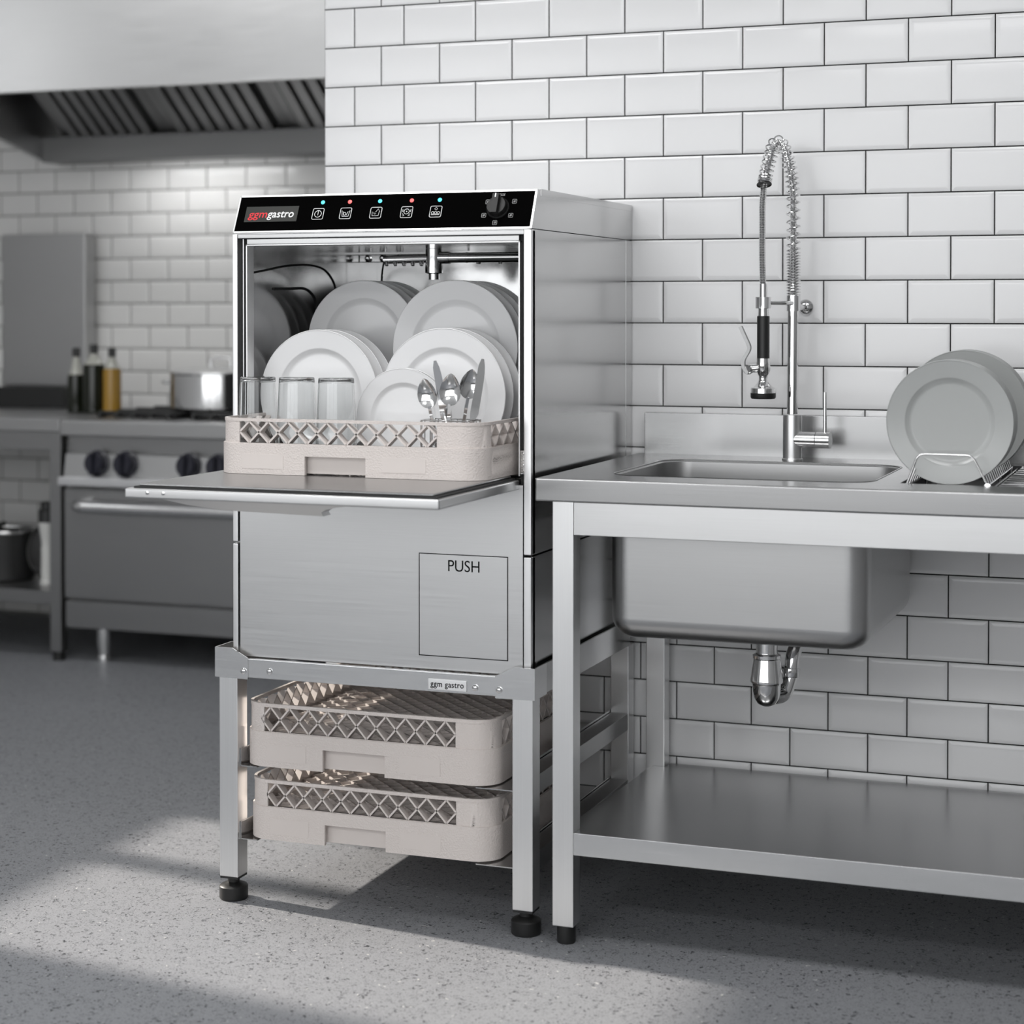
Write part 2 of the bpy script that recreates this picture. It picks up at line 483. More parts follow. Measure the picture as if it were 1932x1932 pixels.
# dark door channels + thin bright opening frame
for a, b2, c, d in ((-.0725, -.0545, -.0725, -.0700), (.5195, .5310, .5290, .5310)):
    m = MB(); m.box(a, b2, -.636, -.628, .846, 1.3145); m.box(c, d, -.640, -.628, ZB, .846)
    m.build('door_gasket', GASKET, dw)
m = MB()
m.box(-.0565, -.0535, -.648, -.62, .862, 1.3035, .0006); m.box(.5185, .5215, -.648, -.62, .862, 1.3035, .0006)
m.box(-.0565, .5215, -.648, -.62, 1.3005, 1.3035, .0006)
m.box(-.0650, -.0625, -.645, -.63, .862, 1.3145, .0005)
m.build('opening_frame', STEEL, dw)
# wash tub: inner faces
m = MB()
m.box(-.0655, -.064, -.628, -.095, .862, 1.3035); m.box(.524, .5255, -.628, -.095, .862, 1.3035)
m.box(-.064, .524, -.0965, -.095, .862, 1.3035); m.box(-.064, .524, -.628, -.095, 1.3020, 1.3035)
m.box(-.064, .524, -.628, -.095, .850, .8615)
tub = m.build('wash_tub', TUB, dw)
m = MB()
m.tube(smooth_path([(-.0635, -.6092, 1.2482), (-.0635, -.5528, 1.2546), (-.0635, -.4592, 1.2653), (-.0635, -.3613, 1.2697), (-.0635, -.2848, 1.2623), (-.0635, -.2377, 1.2378), (-.0635, -.2219, 1.209), (-.0635, -.219, 1.17)], 6), .0022, 8)
m.tube(smooth_path([(-.0635, -.5183, 1.2173), (-.0635, -.45, 1.2182), (-.0635, -.374, 1.2189), (-.0635, -.3313, 1.2024), (-.0635, -.3186, 1.1797), (-.0635, -.3264, 1.1457), (-.0635, -.35, 1.10)], 6), .0028, 8)
m.build('tub_emboss', GASKET, tub)
# spray arm
m = MB()
m.lathe([(.0175, .052), (.0178, .018), (.0185, .014), (.0185, .002), (.011, 0), (.011, -.012), (0, -.012)], (.214, -.33, 1.2495), (0, 0, 1), 28)
m.cyl((.225, -.33, 1.283), (.250, -.33, 1.283), .0125)
m.cyl((.248, -.33, 1.283), (.512, -.33, 1.283), .0105)
m.cyl((.287, -.33, 1.283), (.289, -.33, 1.283), .0112)
m.cyl((.205, -.333, 1.282), (.112, -.36, 1.279), .0088)
sa = m.build('spray_arm', CHROME, dw)
for i in range(5):
    m = MB(); t = i / 4; m.lathe([(.0042, 0), (.0052, .006), (.0035, .011), (0, .011)], (.19 - .07 * t, -.340 - .021 * t, 1.277), (.2, -.4, -1), 12)
    m.build('nozzle', CHROME, sa)
for x in (.314, .362):
    m = MB(); m.lathe([(.005, 0), (.004, .004), (0, .004)], (x, -.33, 1.2728), (0, 0, -1), 12); m.build('nozzle', CHROME, sa)
m = MB(); m.box(-.0635, .20, -.103, -.095, 1.281, 1.299, .002); rr = m.build('rinse_rail', TUB, dw)
for x in (-.040, -.004, .036):
    m = MB(); m.lathe([(.009, 0), (.009, .002), (.0055, .0035), (.0045, .009), (0, .010)], (x, -.103, 1.2898), (0, -1, -.15), 20); m.build('nozzle', CHROME, rr)
m = MB(); m.tube(smooth_path([(.115, -.36, 1.279), (.085, -.30, 1.270), (.055, -.24, 1.252), (.045, -.22, 1.225), (.046, -.21, 1.19)], 8), .0022, 8); m.build('drain_hose', CHROME, dw)
m = MB(); m.box(-.03, -.022, -.0985, -.095, .87, 1.281); m.build('tub_rib', TUB, tub)
# front panel and push flap
m = MB(); m.box(-.0695, .5285, -.6505, -.634, ZB + .002, .845, .0008); fp = m.build('front_panel', STEEL, dw)
px0, px1, pz0, pz1 = .3165, .4990, .5125, .7095
m = MB()
for q in ((px0, px1, pz1 - .0016, pz1), (px0, px1, pz0, pz0 + .0016), (px0, px0 + .0016, pz0, pz1), (px1 - .0016, px1, pz0, pz1)):
    m.box(q[0], q[1], -.6509, -.6495, q[2], q[3])
m.build('flap_gap', BLACKINK, fp)
m = MB(); m.box(px0 + .0018, px1 - .0018, -.6511, -.649, pz0 + .0018, pz1 - .0018, .0004); pf = m.build('push_flap', STEEL, fp)
m = MB(); t = text_mesh('PUSH', .031, 0, 0, .0002); a, b2 = text_width(t)
m.add_mesh(t, FRONT(.4095, -.6512, .6863) @ Matrix.Diagonal((.0640 / (b2 - a), 1, 1, 1))); pl = m.build('flap_lettering', BLACKINK, fp)
# hinge
m = MB(); m.box(.5235, .5335, -.652, -.640, .866, .911, .001)
for z in (.872, .882, .893, .904): m.lathe([(.0042, 0), (.003, .002), (0, .002)], (.5285, -.652, z), (0, -1, 0), 12)
m.build('hinge', CHROME, dw)
# open door
m = MB(); m.box(-.090, .521, -1.042, -.648, .8365, .8545, .003, 3)
dr = m.build('door', STEEL, dw)
m = MB(); m.box(-.074, .514, -1.0365, -.652, .8540, .8580); m.build('door_seal', GASKET, dr)
m = MB(); m.box(-.066, .505, -1.031, -.650, .8580, .8625, .0018); m.build('door_liner', STEEL_TOP, dr)
m = MB()
m.prism([(-.02, -1.034, .8365), (.03, -1.034, .8290), (.085, -1.034, .8245), (.1238, -1.034, .8236), (.2895, -1.034, .8212), (.2895, -1.034, .8262), (.300, -1.034, .8300), (.322, -1.034, .8338), (.35, -1.034, .8365)], (0, .03, 0))
for v in m.bm.verts:
    d_ = .8365 - v.co.z; v.co.y += d_ * 1.6; v.co.z -= d_ * .45
m.build('door_handle', STEEL, dr)
for x in (-.0427, -.0101):
    m = MB(); m.lathe([(.0038, 0), (.0036, .0012), (0, .002)], (x, -1.042, .8472), (0, -1, 0), 14); m.build('bolt', CHROME, dr)
# control head
m = MB()
m.prism([(X0, -.6505, 1.3268), (X0, -.6165, 1.4010), (X0, -.612, 1.4018), (X0, -.004, 1.4018), (X0, -.004, 1.3268)], (X1 - X0, 0, 0))
ch = m.build('control_head', STEEL_SIDE, dw)
m = MB(); m.box(X1 - .002, X1 + .0008, -.600, -.004, 1.3895, 1.4030, .0006); m.box(X0, X1, -.600, -.004, 1.4018, 1.4030); m.build('lid', STEEL_SIDE, dw)
# slanted panel frame
O = Vector((0, -.6505, 1.3268)); vv = Vector((0, .034, .0742)); Lp = vv.length; vv.normalize(); nn = Vector((0, -vv.z, vv.y))
def PM(x, v, d=0.):      # matrix: local xy -> panel plane
    o = O + vv * v + nn * d; o.x = x
    return Matrix(((1, 0, 0, o.x), (0, vv.y, nn.y, o.y), (0, vv.z, nn.z, o.z), (0, 0, 0, 1)))
def slab(m, x0, x1, v0, v1, d0, d1):
    p = [PM(0, 0) @ Vector((a, b2, d0)) for a, b2 in ((x0, v0), (x1, v0), (x1, v1), (x0, v1))]
    m.prism(p, nn * (d1 - d0)); return m
m = MB()
slab(m, X0, X1, -.001, .0028, 0, .0012); slab(m, X0, X1, Lp - .003, Lp + .0005, 0, .0012)
slab(m, X0, X0 + .0028, -.001, Lp, 0, .0012); slab(m, X1 - .0035, X1, -.001, Lp, 0, .0012)
m.build('panel_frame', plain('bright_edge', (.75, .75, .75), .3, 1), dw)
m = MB(); slab(m, X0 + .0028, X1 - .0035, .0028, Lp - .003, 0, .0009); cp = m.build('control_panel', BLACKGLASS, dw)
# display with lettering
ve = lambda z: (z - 1.3268) / vv.z
m = MB(); slab(m, -.0640, .0515, ve(1.3478), ve(1.3785), .0009, .0013); ds = m.build('display', DISPLAY, dw)
t1 = text_mesh('ggm', .0285, .00022, .12, .0002, 'LEFT', 1.03); a1, b1 = text_width(t1)
t2 = text_mesh('gastro', .0285, .00032, .12, .0002, 'LEFT', 1.03); a2, b2_ = text_width(t2)
s1 = .0415 / (b1 - a1); s2 = .058 / (b2_ - a2)
m = MB(); m.add_mesh(t1, PM(-.0565 - a1 * s1, ve(1.3625), .0016) @ Matrix.Diagonal((s1, .82, 1, 1))); m.build('display_lettering', REDINK, ds)
m = MB(); m.add_mesh(t2, PM(-.0145 - a2 * s2, ve(1.3625), .0016) @ Matrix.Diagonal((s2, .82, 1, 1))); m.build('display_lettering', WHITEINK, ds)
# indicator lights and buttons
def loop_tube(m, pts, r, seg=6, closed=True):
    m.tube([PM(0, 0) @ Vector((a, b2, .0010)) for a, b2 in pts], r, seg, closed=closed)
def circ(cx, cy, r, n=20, a0=0, a1=360):
    return [(cx + r * math.cos(R(a0 + (a1 - a0) * k / n)), cy + r * math.sin(R(a0 + (a1 - a0) * k / n))) for k in range(n + (0 if a1 - a0 == 360 else 1))]
BX = [.0961, .1556, .2201, .2849, .3456]; LX = [.1019, .1602, .2246, .2916, .3500]
for i, (bx, lx) in enumerate(zip(BX, LX)):
    c = PM(lx, ve(1.3846), .0009).translation
    m = MB(); m.lathe([(.0043, 0), (.0041, .0008), (.002, .0015), (0, .0016)], c, nn, 20); m.build('indicator_light', LEDRED if i in (1, 3) else LEDBLUE, dw)
    v = ve(1.3617); s = .0118
    m = MB(); loop_tube(m, rrect(bx - s, bx + s, v - s, v + s, .003, 4), .00065)
    if i == 0:
        loop_tube(m, circ(bx, v, .0072), .00065); loop_tube(m, [(bx, v - .003), (bx, v + .0072)], .00065, closed=False)
    elif i == 1:
        loop_tube(m, [(bx - .0085, v + .006), (bx - .0065, v - .0065), (bx + .0065, v - .0065), (bx + .0085, v + .006)], .0006, closed=False)
        loop_tube(m, circ(bx - .002, v - .001, .003, 12), .0005); loop_tube(m, [(bx - .005, v + .004), (bx - .004, v - .004)], .0005, closed=False)
        loop_tube(m, [(bx + .002, v - .004), (bx + .005, v + .004)], .0005, closed=False)
    elif i == 2:
        loop_tube(m, [(bx - .008, v + .002), (bx - .007, v - .0065), (bx + .006, v - .0065), (bx + .007, v + .002)], .0006, closed=False)
        loop_tube(m, [(bx - .001, v + .001), (bx + .004, v + .0085), (bx + .008, v + .002)], .0005, closed=False)
        loop_tube(m, [(bx - .004, v + .001), (bx - .003, v - .003), (bx + .001, v - .002)], .0005, closed=False)
    elif i == 3:
        loop_tube(m, circ(bx, v + .0015, .0055), .0006); loop_tube(m, circ(bx, v + .0015, .0009, 8), .0005)
        for a in (-1, 1):
            loop_tube(m, [(bx + a * .0085, v + .006), (bx + a * .0078, v + .0005)], .0006, closed=False)
            loop_tube(m, [(bx + a * .008, v - .003), (bx + a * .004, v - .008), (bx + a * .008, v - .008)], .0005, closed=False)
    else:
        loop_tube(m, [(bx, v + .0095), (bx + .003, v + .006), (bx, v + .003), (bx - .003, v + .006)], .0005)
        for a in (-.006, 0, .006): loop_tube(m, circ(bx + a, v - .0025, .0026, 12), .0005)
        loop_tube(m, [(bx - .0085, v - .0065), (bx + .0085, v - .0065)], .0006, closed=False)
    m.build('button', WHITEINK, dw)
# knob and dial marks
kc = PM(.4725, ve(1.3660), .0009).translation
m = MB(); m.lathe([(.0225, 0), (.0225, .002), (.0205, .004), (.0198, .011), (.0182, .0135), (0, .014)], kc, nn, 40)
p = [PM(.4725, ve(1.3660), .0149) @ Vector(q + (0,)) for q in ((-.0062, -.0195), (.0062, -.0195), (.0062, .0205), (-.0062, .0205))]
m.prism(p, nn * .0085); kn = m.build('dial_knob', KNOBBLK, dw)
m = MB(); p = [PM(.4725, ve(1.3660), .0235) @ Vector(q + (0,)) for q in ((-.0012, .012), (.0012, .012), (.0012, .0203), (-.0012, .0203))]
m.prism(p, nn * .0003); m.build('pointer_mark', WHITEINK, kn)
m = MB()
for dx, z in ((-.0228, 1.3786), (.031, 1.3785), (.0278, 1.3516), (-.0268, 1.3526), (-.0021, 1.3381)):
    bx = .4725 + dx; v = ve(z); s = .0042
    m = MB(); loop_tube(m, rrect(bx - s, bx + s, v - s, v + s, .001, 2), .00035, 5); loop_tube(m, circ(bx, v, .0017, 8), .0004, 5)
    loop_tube(m, [(bx - .002, v - .0025), (bx + .002, v + .0025)], .0003, 5, False)
    m.build('dial_mark', GREYINK, dw)
m = MB()
for k in range(6):
    bx = .4655 + k * .0031; loop_tube(m, [(bx, ve(1.3905)), (bx + .0004, ve(1.3945))], .0006, 5, False)
loop_tube(m, [(.4648, ve(1.3902)), (.4822, ve(1.3902))], .0004, 5, False)
m.build('dial_lettering', GREYINK, dw)

# ------------------------------------------------------------------ dish racks
def rack(name, label, x0, x1, y0, y1, z0, hh, notch=(.35, .58), win=(.092, .838), tiers=False, cells=10):
    rt = thing(name, label, 'dish rack', ((x0 + x1) / 2, (y0 + y1) / 2, z0), 'beige plastic dish racks')
    r = .048; n = 10
    # path, counter-clockwise starting at the middle of the front side
    def arc(cx, cy, a0):
        return [((cx + r * math.cos(R(a0 + 90 * k / n)), cy + r * math.sin(R(a0 + 90 * k / n))), (math.cos(R(a0 + 90 * k / n)), math.sin(R(a0 + 90 * k / n)))) for k in range(n + 1)]
    zb = z0 + hh * .535; zw0 = z0 + hh * .56; zw1 = z0 + hh * .945; zt = z0 + hh
    corners = [arc(x1 - r, y0 + r, 270), arc(x1 - r, y1 - r, 0), arc(x0 + r, y1 - r, 90), arc(x0 + r, y0 + r, 180)]
    full = [q for c in corners for q in c]; full.append(full[0])
    wdt = x1 - x0
    nx0, nx1 = x0 + notch[0] * wdt, x0 + notch[1] * wdt
    nz = z0 + hh * .34
    m = MB()
    P = [q[0] for q in full]; Nn = [q[1] for q in full]
    m.strip(P, Nn, .0035, -.004, nz, zb)                                  # lower band above the notches
    # below the notch height: split in front and at the back
    f1 = [((nx1, y0), (0, -1))] + corners[0] + corners[1] + [((nx1, y1), (0, 1))]
    f2 = [((nx0, y1), (0, 1))] + corners[2] + corners[3] + [((nx0, y0), (0, -1))]
    for f in (f1, f2): m.strip([q[0] for q in f], [q[1] for q in f], .0035, -.004, z0, nz)
    m.strip(P, Nn, .0035, .0, zb, zb + .002)
    m.strip(P, Nn, 0., -.004, zb, zw0)
    m.strip(P, Nn, .001, -.005, zw1, zt)
    wx0, wx1 = x0 + win[0] * wdt, x0 + win[1] * wdt
    dpt = y1 - y0; wy0, wy1 = y0 + .09 * dpt, y1 - .09 * dpt
    ends = [((wx1, y0), (wx1, None)), ]
    segs = [
        [((wx1, y0), (0, -1))] + corners[0] + [((x1, wy0), (1, 0))],
        [((x1, wy1), (1, 0))] + corners[1] + [((wx1, y1), (0, 1))],
        [((wx0, y1), (0, 1))] + corners[2] + [((x0, wy1), (-1, 0))],
        [((x0, wy0), (-1, 0))] + corners[3] + [((wx0, y0), (0, -1))]]
    for sg in segs: m.strip([q[0] for q in sg], [q[1] for q in sg], 0., -.004, zw0, zw1)
    m.build('rack_frame', PLASTIC, rt)
    # smooth label plates on the lower band and recessed wall behind the notch
    for a, b2 in ((.105, .265), (.64, .80)):
        m = MB(); zc0, zc1 = z0 + hh * .10, z0 + hh * .36
        m.prism([(x0 + a * wdt, y0 - .0036, zc0), (x0 + b2 * wdt, y0 - .0036, zc0), (x0 + b2 * wdt, y0 - .0036, zc1), (x0 + a * wdt, y0 - .0036, zc1)], (0, -.0006, 0))
        m.build('name_plate', PLASTIC_S, rt)
    m = MB(); m.box(nx0 - .006, nx1 + .006, y0 + .012, y0 + .016, z0 + .0025, nz + .004, .001)
    m.box(nx0 - .006, nx1 + .006, y0 - .001, y0 + .016, nz, nz + .004)
    m.build('handle_recess', PLASTIC_S, rt)
    # lattice in the four windows
    def lattice(a0, a1, f, nrm, ncell):
        m = MB(); p = (a1 - a0) / ncell; zm = (zw0 + zw1) / 2
        for i in range(ncell + 1):
            xc = a0 + i * p
            for sgn in (-1, 1):
                ua, za, ub, zb_ = xc - p / 2, (zw0 if sgn > 0 else zw1), xc + p / 2, (zw1 if sgn > 0 else zw0)
                if i == 0: ua, za = xc, zm
                if i == ncell: ub, zb_ = xc, zm
                m.bar(f(ua, za), f(ub, zb_), nrm, .0034, .018)
        m.build('lattice_panel', PLASTIC_S, rt)
    lattice(wx0, wx1, lambda u, z: (u, y0 + .009, z), (0, 1, 0), cells)
    lattice(wx0, wx1, lambda u, z: (u, y1 - .009, z), (0, 1, 0), cells)
    lattice(wy0, wy1, lambda u, z: (x0 + .009, u, z), (1, 0, 0), cells)
    lattice(wy0, wy1, lambda u, z: (x1 - .009, u, z), (1, 0, 0), cells)
    # floor grid of diagonal and straight bars
    m = MB(); zg = z0 + (.006 if tiers else hh * .40)
    a0, a1, c0, c1 = x0 + .004, x1 - .004, y0 + .0175, y1 - .0045
    stp = .046 if tiers else .040
    k = -int((c1 - c0) / stp) - 1
    def clip(p, q):
        # clip segment to rectangle
        t0, t1 = 0., 1.; dx, dy = q[0] - p[0], q[1] - p[1]
        for pp, qq in ((-dx, p[0] - a0), (dx, a1 - p[0]), (-dy, p[1] - c0), (dy, c1 - p[1])):
            if abs(pp) < 1e-9:
                if qq < 0: return None
            else:
                rr2 = qq / pp
                if pp < 0: t0 = max(t0, rr2)
                else: t1 = min(t1, rr2)
        if t1 - t0 < .02: return None
        return (p[0] + dx * t0, p[1] + dy * t0), (p[0] + dx * t1, p[1] + dy * t1)
    Lw = max(a1 - a0, c1 - c0)
    for i in range(-16, 17):
        s = i * stp
        for d in (1, -1):
            cx, cy = (a0 + a1) / 2 + s, (c0 + c1) / 2
            g = clip((cx - Lw, cy - d * Lw), (cx + Lw, cy + d * Lw))
            if g: m.bar((*g[0], zg), (*g[1], zg), (0, 0, 1), .0034, .010 if tiers else .021)
    for i in range(1, 4):
        x = a0 + (a1 - a0) * i / 4; m.bar((x, c0, zg), (x, c1, zg), (0, 0, 1), .003, .012)
        y = c0 + (c1 - c0) * i / 4; m.bar((a0, y, zg), (a1, y, zg), (0, 0, 1), .003, .012)
    m.build('base_grid', PLASTIC_S, rt)
    return rt
top_rack = rack('dish_rack', 'beige dish rack loaded with plates and glasses on the open dishwasher door', -.0465, .4985, -.785, -.262, .8630, .1055, notch=(.347, .577), tiers=True)
# raised plate holder inside the loaded rack
for x, z, ya, yb in ((.055, .9845, -.42, -.285), (.112, .9845, -.42, -.285), (.290, .9675, -.49, -.325), (.347, .9675, -.49, -.325)):
    m = MB(); m.box(x - .003, x + .003, ya, yb, z - .006, z)
    for yy in (ya, yb): m.box(x - .003, x + .003, yy - .003, yy + .003, .869, z)
    m.build('plate_holder', PLASTIC_S, top_rack)
rack('dish_rack', 'empty beige dish rack on the upper runners of the stand', -.0615, .4700, -.655, -.130, .2725, .1245, notch=(.333, .582), win=(.077, .857))
rack('dish_rack', 'empty beige dish rack on the lower runners of the stand', -.0560, .4690, -.652, -.128, .1275, .1180, notch=(.332, .580), win=(.088, .857))

# ------------------------------------------------------------------ plates
def plate_obj(name, rad, mat):
    """axis +z is the eating side; rim at z=0, foot behind"""
    k = rad
    prof = [(0, -.105 * k), (.60 * k, -.100 * k), (.655 * k, -.088 * k), (.70 * k, -.048 * k), (.725 * k, -.038 * k), (.985 * k, -.004 * k), (.993 * k, .004 * k), (1.000 * k, .001 * k), (1.003 * k, -.007 * k), (.998 * k, -.014 * k),
            (.975 * k, -.018 * k), (.73 * k, -.062 * k), (.69 * k, -.085 * k), (.62 * k, -.128 * k), (.58 * k, -.140 * k), (.55 * k, -.128 * k), (0, -.128 * k)]
    m = MB(); m.lathe(prof, seg=96)
    return m.build(name, mat, smooth=60)
proto = {}
def plate(rad, mat, loc, label, group, tilt=0., yaw=0., cat='plate'):
    key = (round(rad, 4), mat.name)
    if key not in proto:
        o = plate_obj('dinner_plate' if rad > .105 else 'side_plate', rad, mat); proto[key] = o
    else:
        o = proto[key].copy(); COL.objects.link(o)
    o.location = loc
    o.rotation_euler = (R(90) - tilt, 0, yaw)
    tag(o, label, cat, group)
    return o
def words(i, n, front='frontmost', back='rearmost'):
    if i == 0: return front
    if i == n - 1: return back
    return {1: 'second', 2: 'third', 3: 'fourth'}[i]
def stack(n, rad, mat, x, y, z, dy, what, group, tilt=0., dx=0.):
    for i in range(n):
        plate(rad, mat, (x + dx * i, y + dy * i, z), '%s plate of %s' % (words(i, n), what), group, tilt)
stack(3, .1285, PORC, .0740, -.590, 1.0065, .042, 'the white stack standing behind the three glasses', 'white plates in the dishwasher rack')
stack(3, .1295, PORC, .3415, -.590, 1.0095, .044, 'the white stack standing behind the cutlery', 'white plates in the dishwasher rack')
stack(4, .1270, PORC, .0835, -.400, 1.1085, .043, 'the tall back left stack inside the dishwasher', 'white plates in the dishwasher rack')
stack(4, .1345, PORC, .3185, -.474, 1.0990, .043, 'the tall back right stack inside the dishwasher', 'white plates in the dishwasher rack')
stack(2, .0965, PORC, .2890, -.665, .9665, .013, 'the small white pair leaning beside the cutlery', 'small white plates in the dishwasher rack')

# glasses, upside down
def glass_obj():
    m = MB()
    m.lathe([(0, .1700), (.0315, .1712), (.0338, .1695), (.0342, .166), (.0405, .012), (.0408, .0005), (.0402, 0), (.0396, .0005), (.0393, .012), (.0331, .160), (.0322, .1638), (.029, .1655), (0, .1650)], seg=64)
    return m.build('drinking_glass', GLASS, smooth=50)
g0 = glass_obj()
for i, (x, lb) in enumerate(((.0110, 'upturned drinking glass at the left corner of the loaded rack'), (.0945, 'upturned drinking glass between two others in the loaded rack'), (.1780, 'upturned drinking glass beside the small white plates'))):
    o = g0 if i == 0 else g0.copy()
    if i: COL.objects.link(o)
    o.location = (x, -.7250, .8745); tag(o, lb, 'drinking glass', 'upturned glasses in the dish rack')

# cutlery basket and cutlery
cb = thing('cutlery_basket', 'small steel wire basket holding cutlery in the front right of the loaded rack', 'cutlery basket', (.4125, -.722, .8745))
m = MB()
bx0, bx1, by0, by1 = .362, .463, -.757, -.690
for z in (.9695, .92, .8765):
    m.tube([(x, y, z) for x, y in rrect(bx0, bx1, by0, by1, .012, 5)], .0012, 8, closed=True)
m.build('rim_wire', WIRE, cb)
m = MB()
for (x, y) in rrect(bx0, bx1, by0, by1, .012, 3): m.cyl((x, y, .8757), (x, y, .9695), .0009, seg=6)
for i in range(1, 8):
    x = bx0 + (bx1 - bx0) * i / 8
    m.tube(fillet([(x, by0, .9695), (x, by0, .8757), (x, by1, .8757), (x, by1, .9695)], .006, 4), .0009, 6)
m.build('wire_mesh', WIRE, cb)
def orient(o, base, tip, face):
    """local +z from base to tip, local -y towards face"""
    z = (Vector(tip) - Vector(base)).normalized(); f = Vector(face); y = -(f - z * f.dot(z)).normalized(); x = y.cross(z)
    o.matrix_world = Matrix(((x.x, y.x, z.x, base[0]), (x.y, y.y, z.y, base[1]), (x.z, y.z, z.z, base[2]), (0, 0, 0, 1)))
def spoon_obj(L, bl, bw):
    """bowl at the top"""
    m = MB(); bm = m.bm
    nu, nv = 20, 12
    def pt(u, v, off):
        # u along, v across (-1..1)
        t = u; w = bw * math.sin(math.pi * min(1, max(0, t)) ** .8) ** .62 if 0 < t < 1 else 0
        x = w * v; dep = .30 * bw * 1.3 * (1 - v * v) * math.sin(math.pi * t)
        return (x, dep + off, L - bl + bl * t)
    for off in (0, .0012):
        g = [[bm.verts.new(pt(.001 + .998 * i / nu, -1 + 2 * j / nv, off)) for j in range(nv + 1)] for i in range(nu + 1)]
        for i in range(nu):
            for j in range(nv): bm.faces.new((g[i][j], g[i + 1][j], g[i + 1][j + 1], g[i][j + 1]))
    n = 14; pts = []; ra = []
    rows = []
    for i in range(n + 1):
        t = i / n; z = (L - bl + .004) * t
        w = .0028 + .0038 * (1 - t) ** 2; th = .0011 + .0006 * t
        yy = .003 * math.sin(math.pi * t)
        rows.append([bm.verts.new((a * w, yy + b2 * th, z)) for a, b2 in ((-1, -1), (1, -1), (1, 1), (-1, 1))])
    for A, B in zip(rows, rows[1:]):
        for k in range(4): bm.faces.new((A[k], A[(k + 1) % 4], B[(k + 1) % 4], B[k]))
    bm.faces.new(rows[0]); bm.faces.new(rows[-1])
    return m.build('spoon', CHROME, smooth=60)
def knife_obj(L):
    m = MB(); n = 16; rows = []
    for i in range(n + 1):
        t = i / n; z = L * t
        if t < .5: w0, w1, th = -.0045, .0045, .0024
        else:
            u = (t - .5) / .5; w0 = -.0062 * (1 - .15 * u); w1 = .0095 * math.sqrt(max(0.02, 1 - u ** 5)) - (.004 if u > .98 else 0); th = .0009
            if u > .97: w0 = -.002; w1 = .003
        rows.append([m.bm.verts.new((a, b2 * th, z)) for a, b2 in ((w0, -1), (w1, -1), (w1, 1), (w0, 1))])
    for A, B in zip(rows, rows[1:]):
        for k in range(4): m.bm.faces.new((A[k], A[(k + 1) % 4], B[(k + 1) % 4], B[k]))
    m.bm.faces.new(rows[0]); m.bm.faces.new(rows[-1])
    return m.build('table_knife', CHROME, smooth=50)
SP = [((.395, -.725, .879), (.3655, -.742, 1.0465), (0, -1, .05), 'spoon leaning furthest left in the cutlery basket'),
      ((.415, -.722, .879), (.3785, -.712, 1.0630), (-.95, -.35, 0), 'spoon seen edge-on behind the leftmost spoon'),
      ((.407, -.732, .879), (.4185, -.738, 1.0565), (.1, -1, .1), 'large spoon facing forward in the middle of the cutlery basket'),
      ((.420, -.715, .879), (.4500, -.708, 1.0640), (.55, -.8, 0), 'spoon leaning right behind the middle spoon')]
for i, (b_, t_, f_, lb) in enumerate(SP):
    o = spoon_obj((Vector(t_) - Vector(b_)).length, .057 + .004 * (i == 2), .0190 + .0015 * (i == 2)); orient(o, b_, t_, f_); tag(o, lb, 'spoon', 'spoons in the cutlery basket')
for b_, t_, f_, lb in (((.404, -.696, .879), (.3880, -.742, 1.0800), (.25, -1, 0), 'table knife standing upright between the left spoons'),
                       ((.432, -.706, .879), (.4660, -.698, 1.0830), (.5, -1, -.2), 'table knife leaning right against the plates, its blade highest')):
    o = knife_obj((Vector(t_) - Vector(b_)).length); orient(o, b_, t_, f_); tag(o, lb, 'knife', 'knives in the cutlery basket')
o = spoon_obj(.150, .040, .010); o.name = 'fork'; orient(o, (.425, -.728, .879), (.397, -.722, 1.012), (-.5, -1, 0)); tag(o, 'short teaspoon crossing behind the leftmost spoon', 'spoon', 'spoons in the cutlery basket'); o.name = 'teaspoon'

# ------------------------------------------------------------------ sink table
sk = thing('sink_table', 'long stainless steel sink table with deep basin, backsplash and lower shelf', 'sink table', (1.25, -.35, 0))
TX0, TX1, TYF, TYB, TZ = .5675, 2.35, -.690, -.018, .863
def hole_pts(): return rrect(.672, 1.163, -.572, -.165, .055, 8)
m = MB()
me = flat_shape([[(TX0, TYF), (TX1, TYF), (TX1, TYB), (TX0, TYB)], hole_pts(), rrect(1.2145, 2.25, -.557, -.085, .006, 3)], .001)
m.add_mesh(me, Matrix.Translation((0, 0, TZ - .001)))
m.box(TX0, TX1, TYF - .002, TYF + .016, .8210, TZ + .0004, .0032, 3)
m.box(TX0 - .0005, TX0 + .014, TYF + .012, TYB, .8210, TZ + .0002, .002)
m.build('worktop', STEEL_TOP, sk)
m = MB(); m.box(.5800, TX1, -.020, -.004, TZ - .003, .9515, .0015); m.build('backsplash', STEEL_TOP, sk)
# bowl: inside
def loft(m, rings, cap=True):
    rs = [[m.bm.verts.new(p) for p in r] for r in rings]
    for A, B in zip(rs, rs[1:]):
        n = len(A)
        for k in range(n): m.bm.faces.new((A[k], A[(k + 1) % n], B[(k + 1) % n], B[k]))
    if cap: m.bm.faces.new(rs[-1])
def rings(x0, x1, y0, y1, r, zt, zb, rb, ins=0.):
    out = [[(x, y, zt) for x, y in rrect(x0, x1, y0, y1, r, 8)]]
    for k in range(7):
        a = R(90 * k / 6); i = rb * (1 - math.cos(a)); z = zb + rb * (1 - math.sin(a))
        out.append([(x, y, z) for x, y in rrect(x0 + i + ins, x1 - i - ins, y0 + i + ins, y1 - i - ins, max(r - i * .6, .012), 8)])
    return out
m = MB()
loft(m, [[(x, y, TZ + .0008) for x, y in rrect(.668, 1.167, -.576, -.161, .059, 8)], [(x, y, TZ - .004) for x, y in rrect(.676, 1.159, -.568, -.169, .052, 8)]] + rings(.678, 1.157, -.566, -.171, .05, TZ - .03, .64, .03))
m.build('basin_bowl', brushed('bowl_steel', .44, .40, (5, 500, 500), .04), sk)
m = MB()
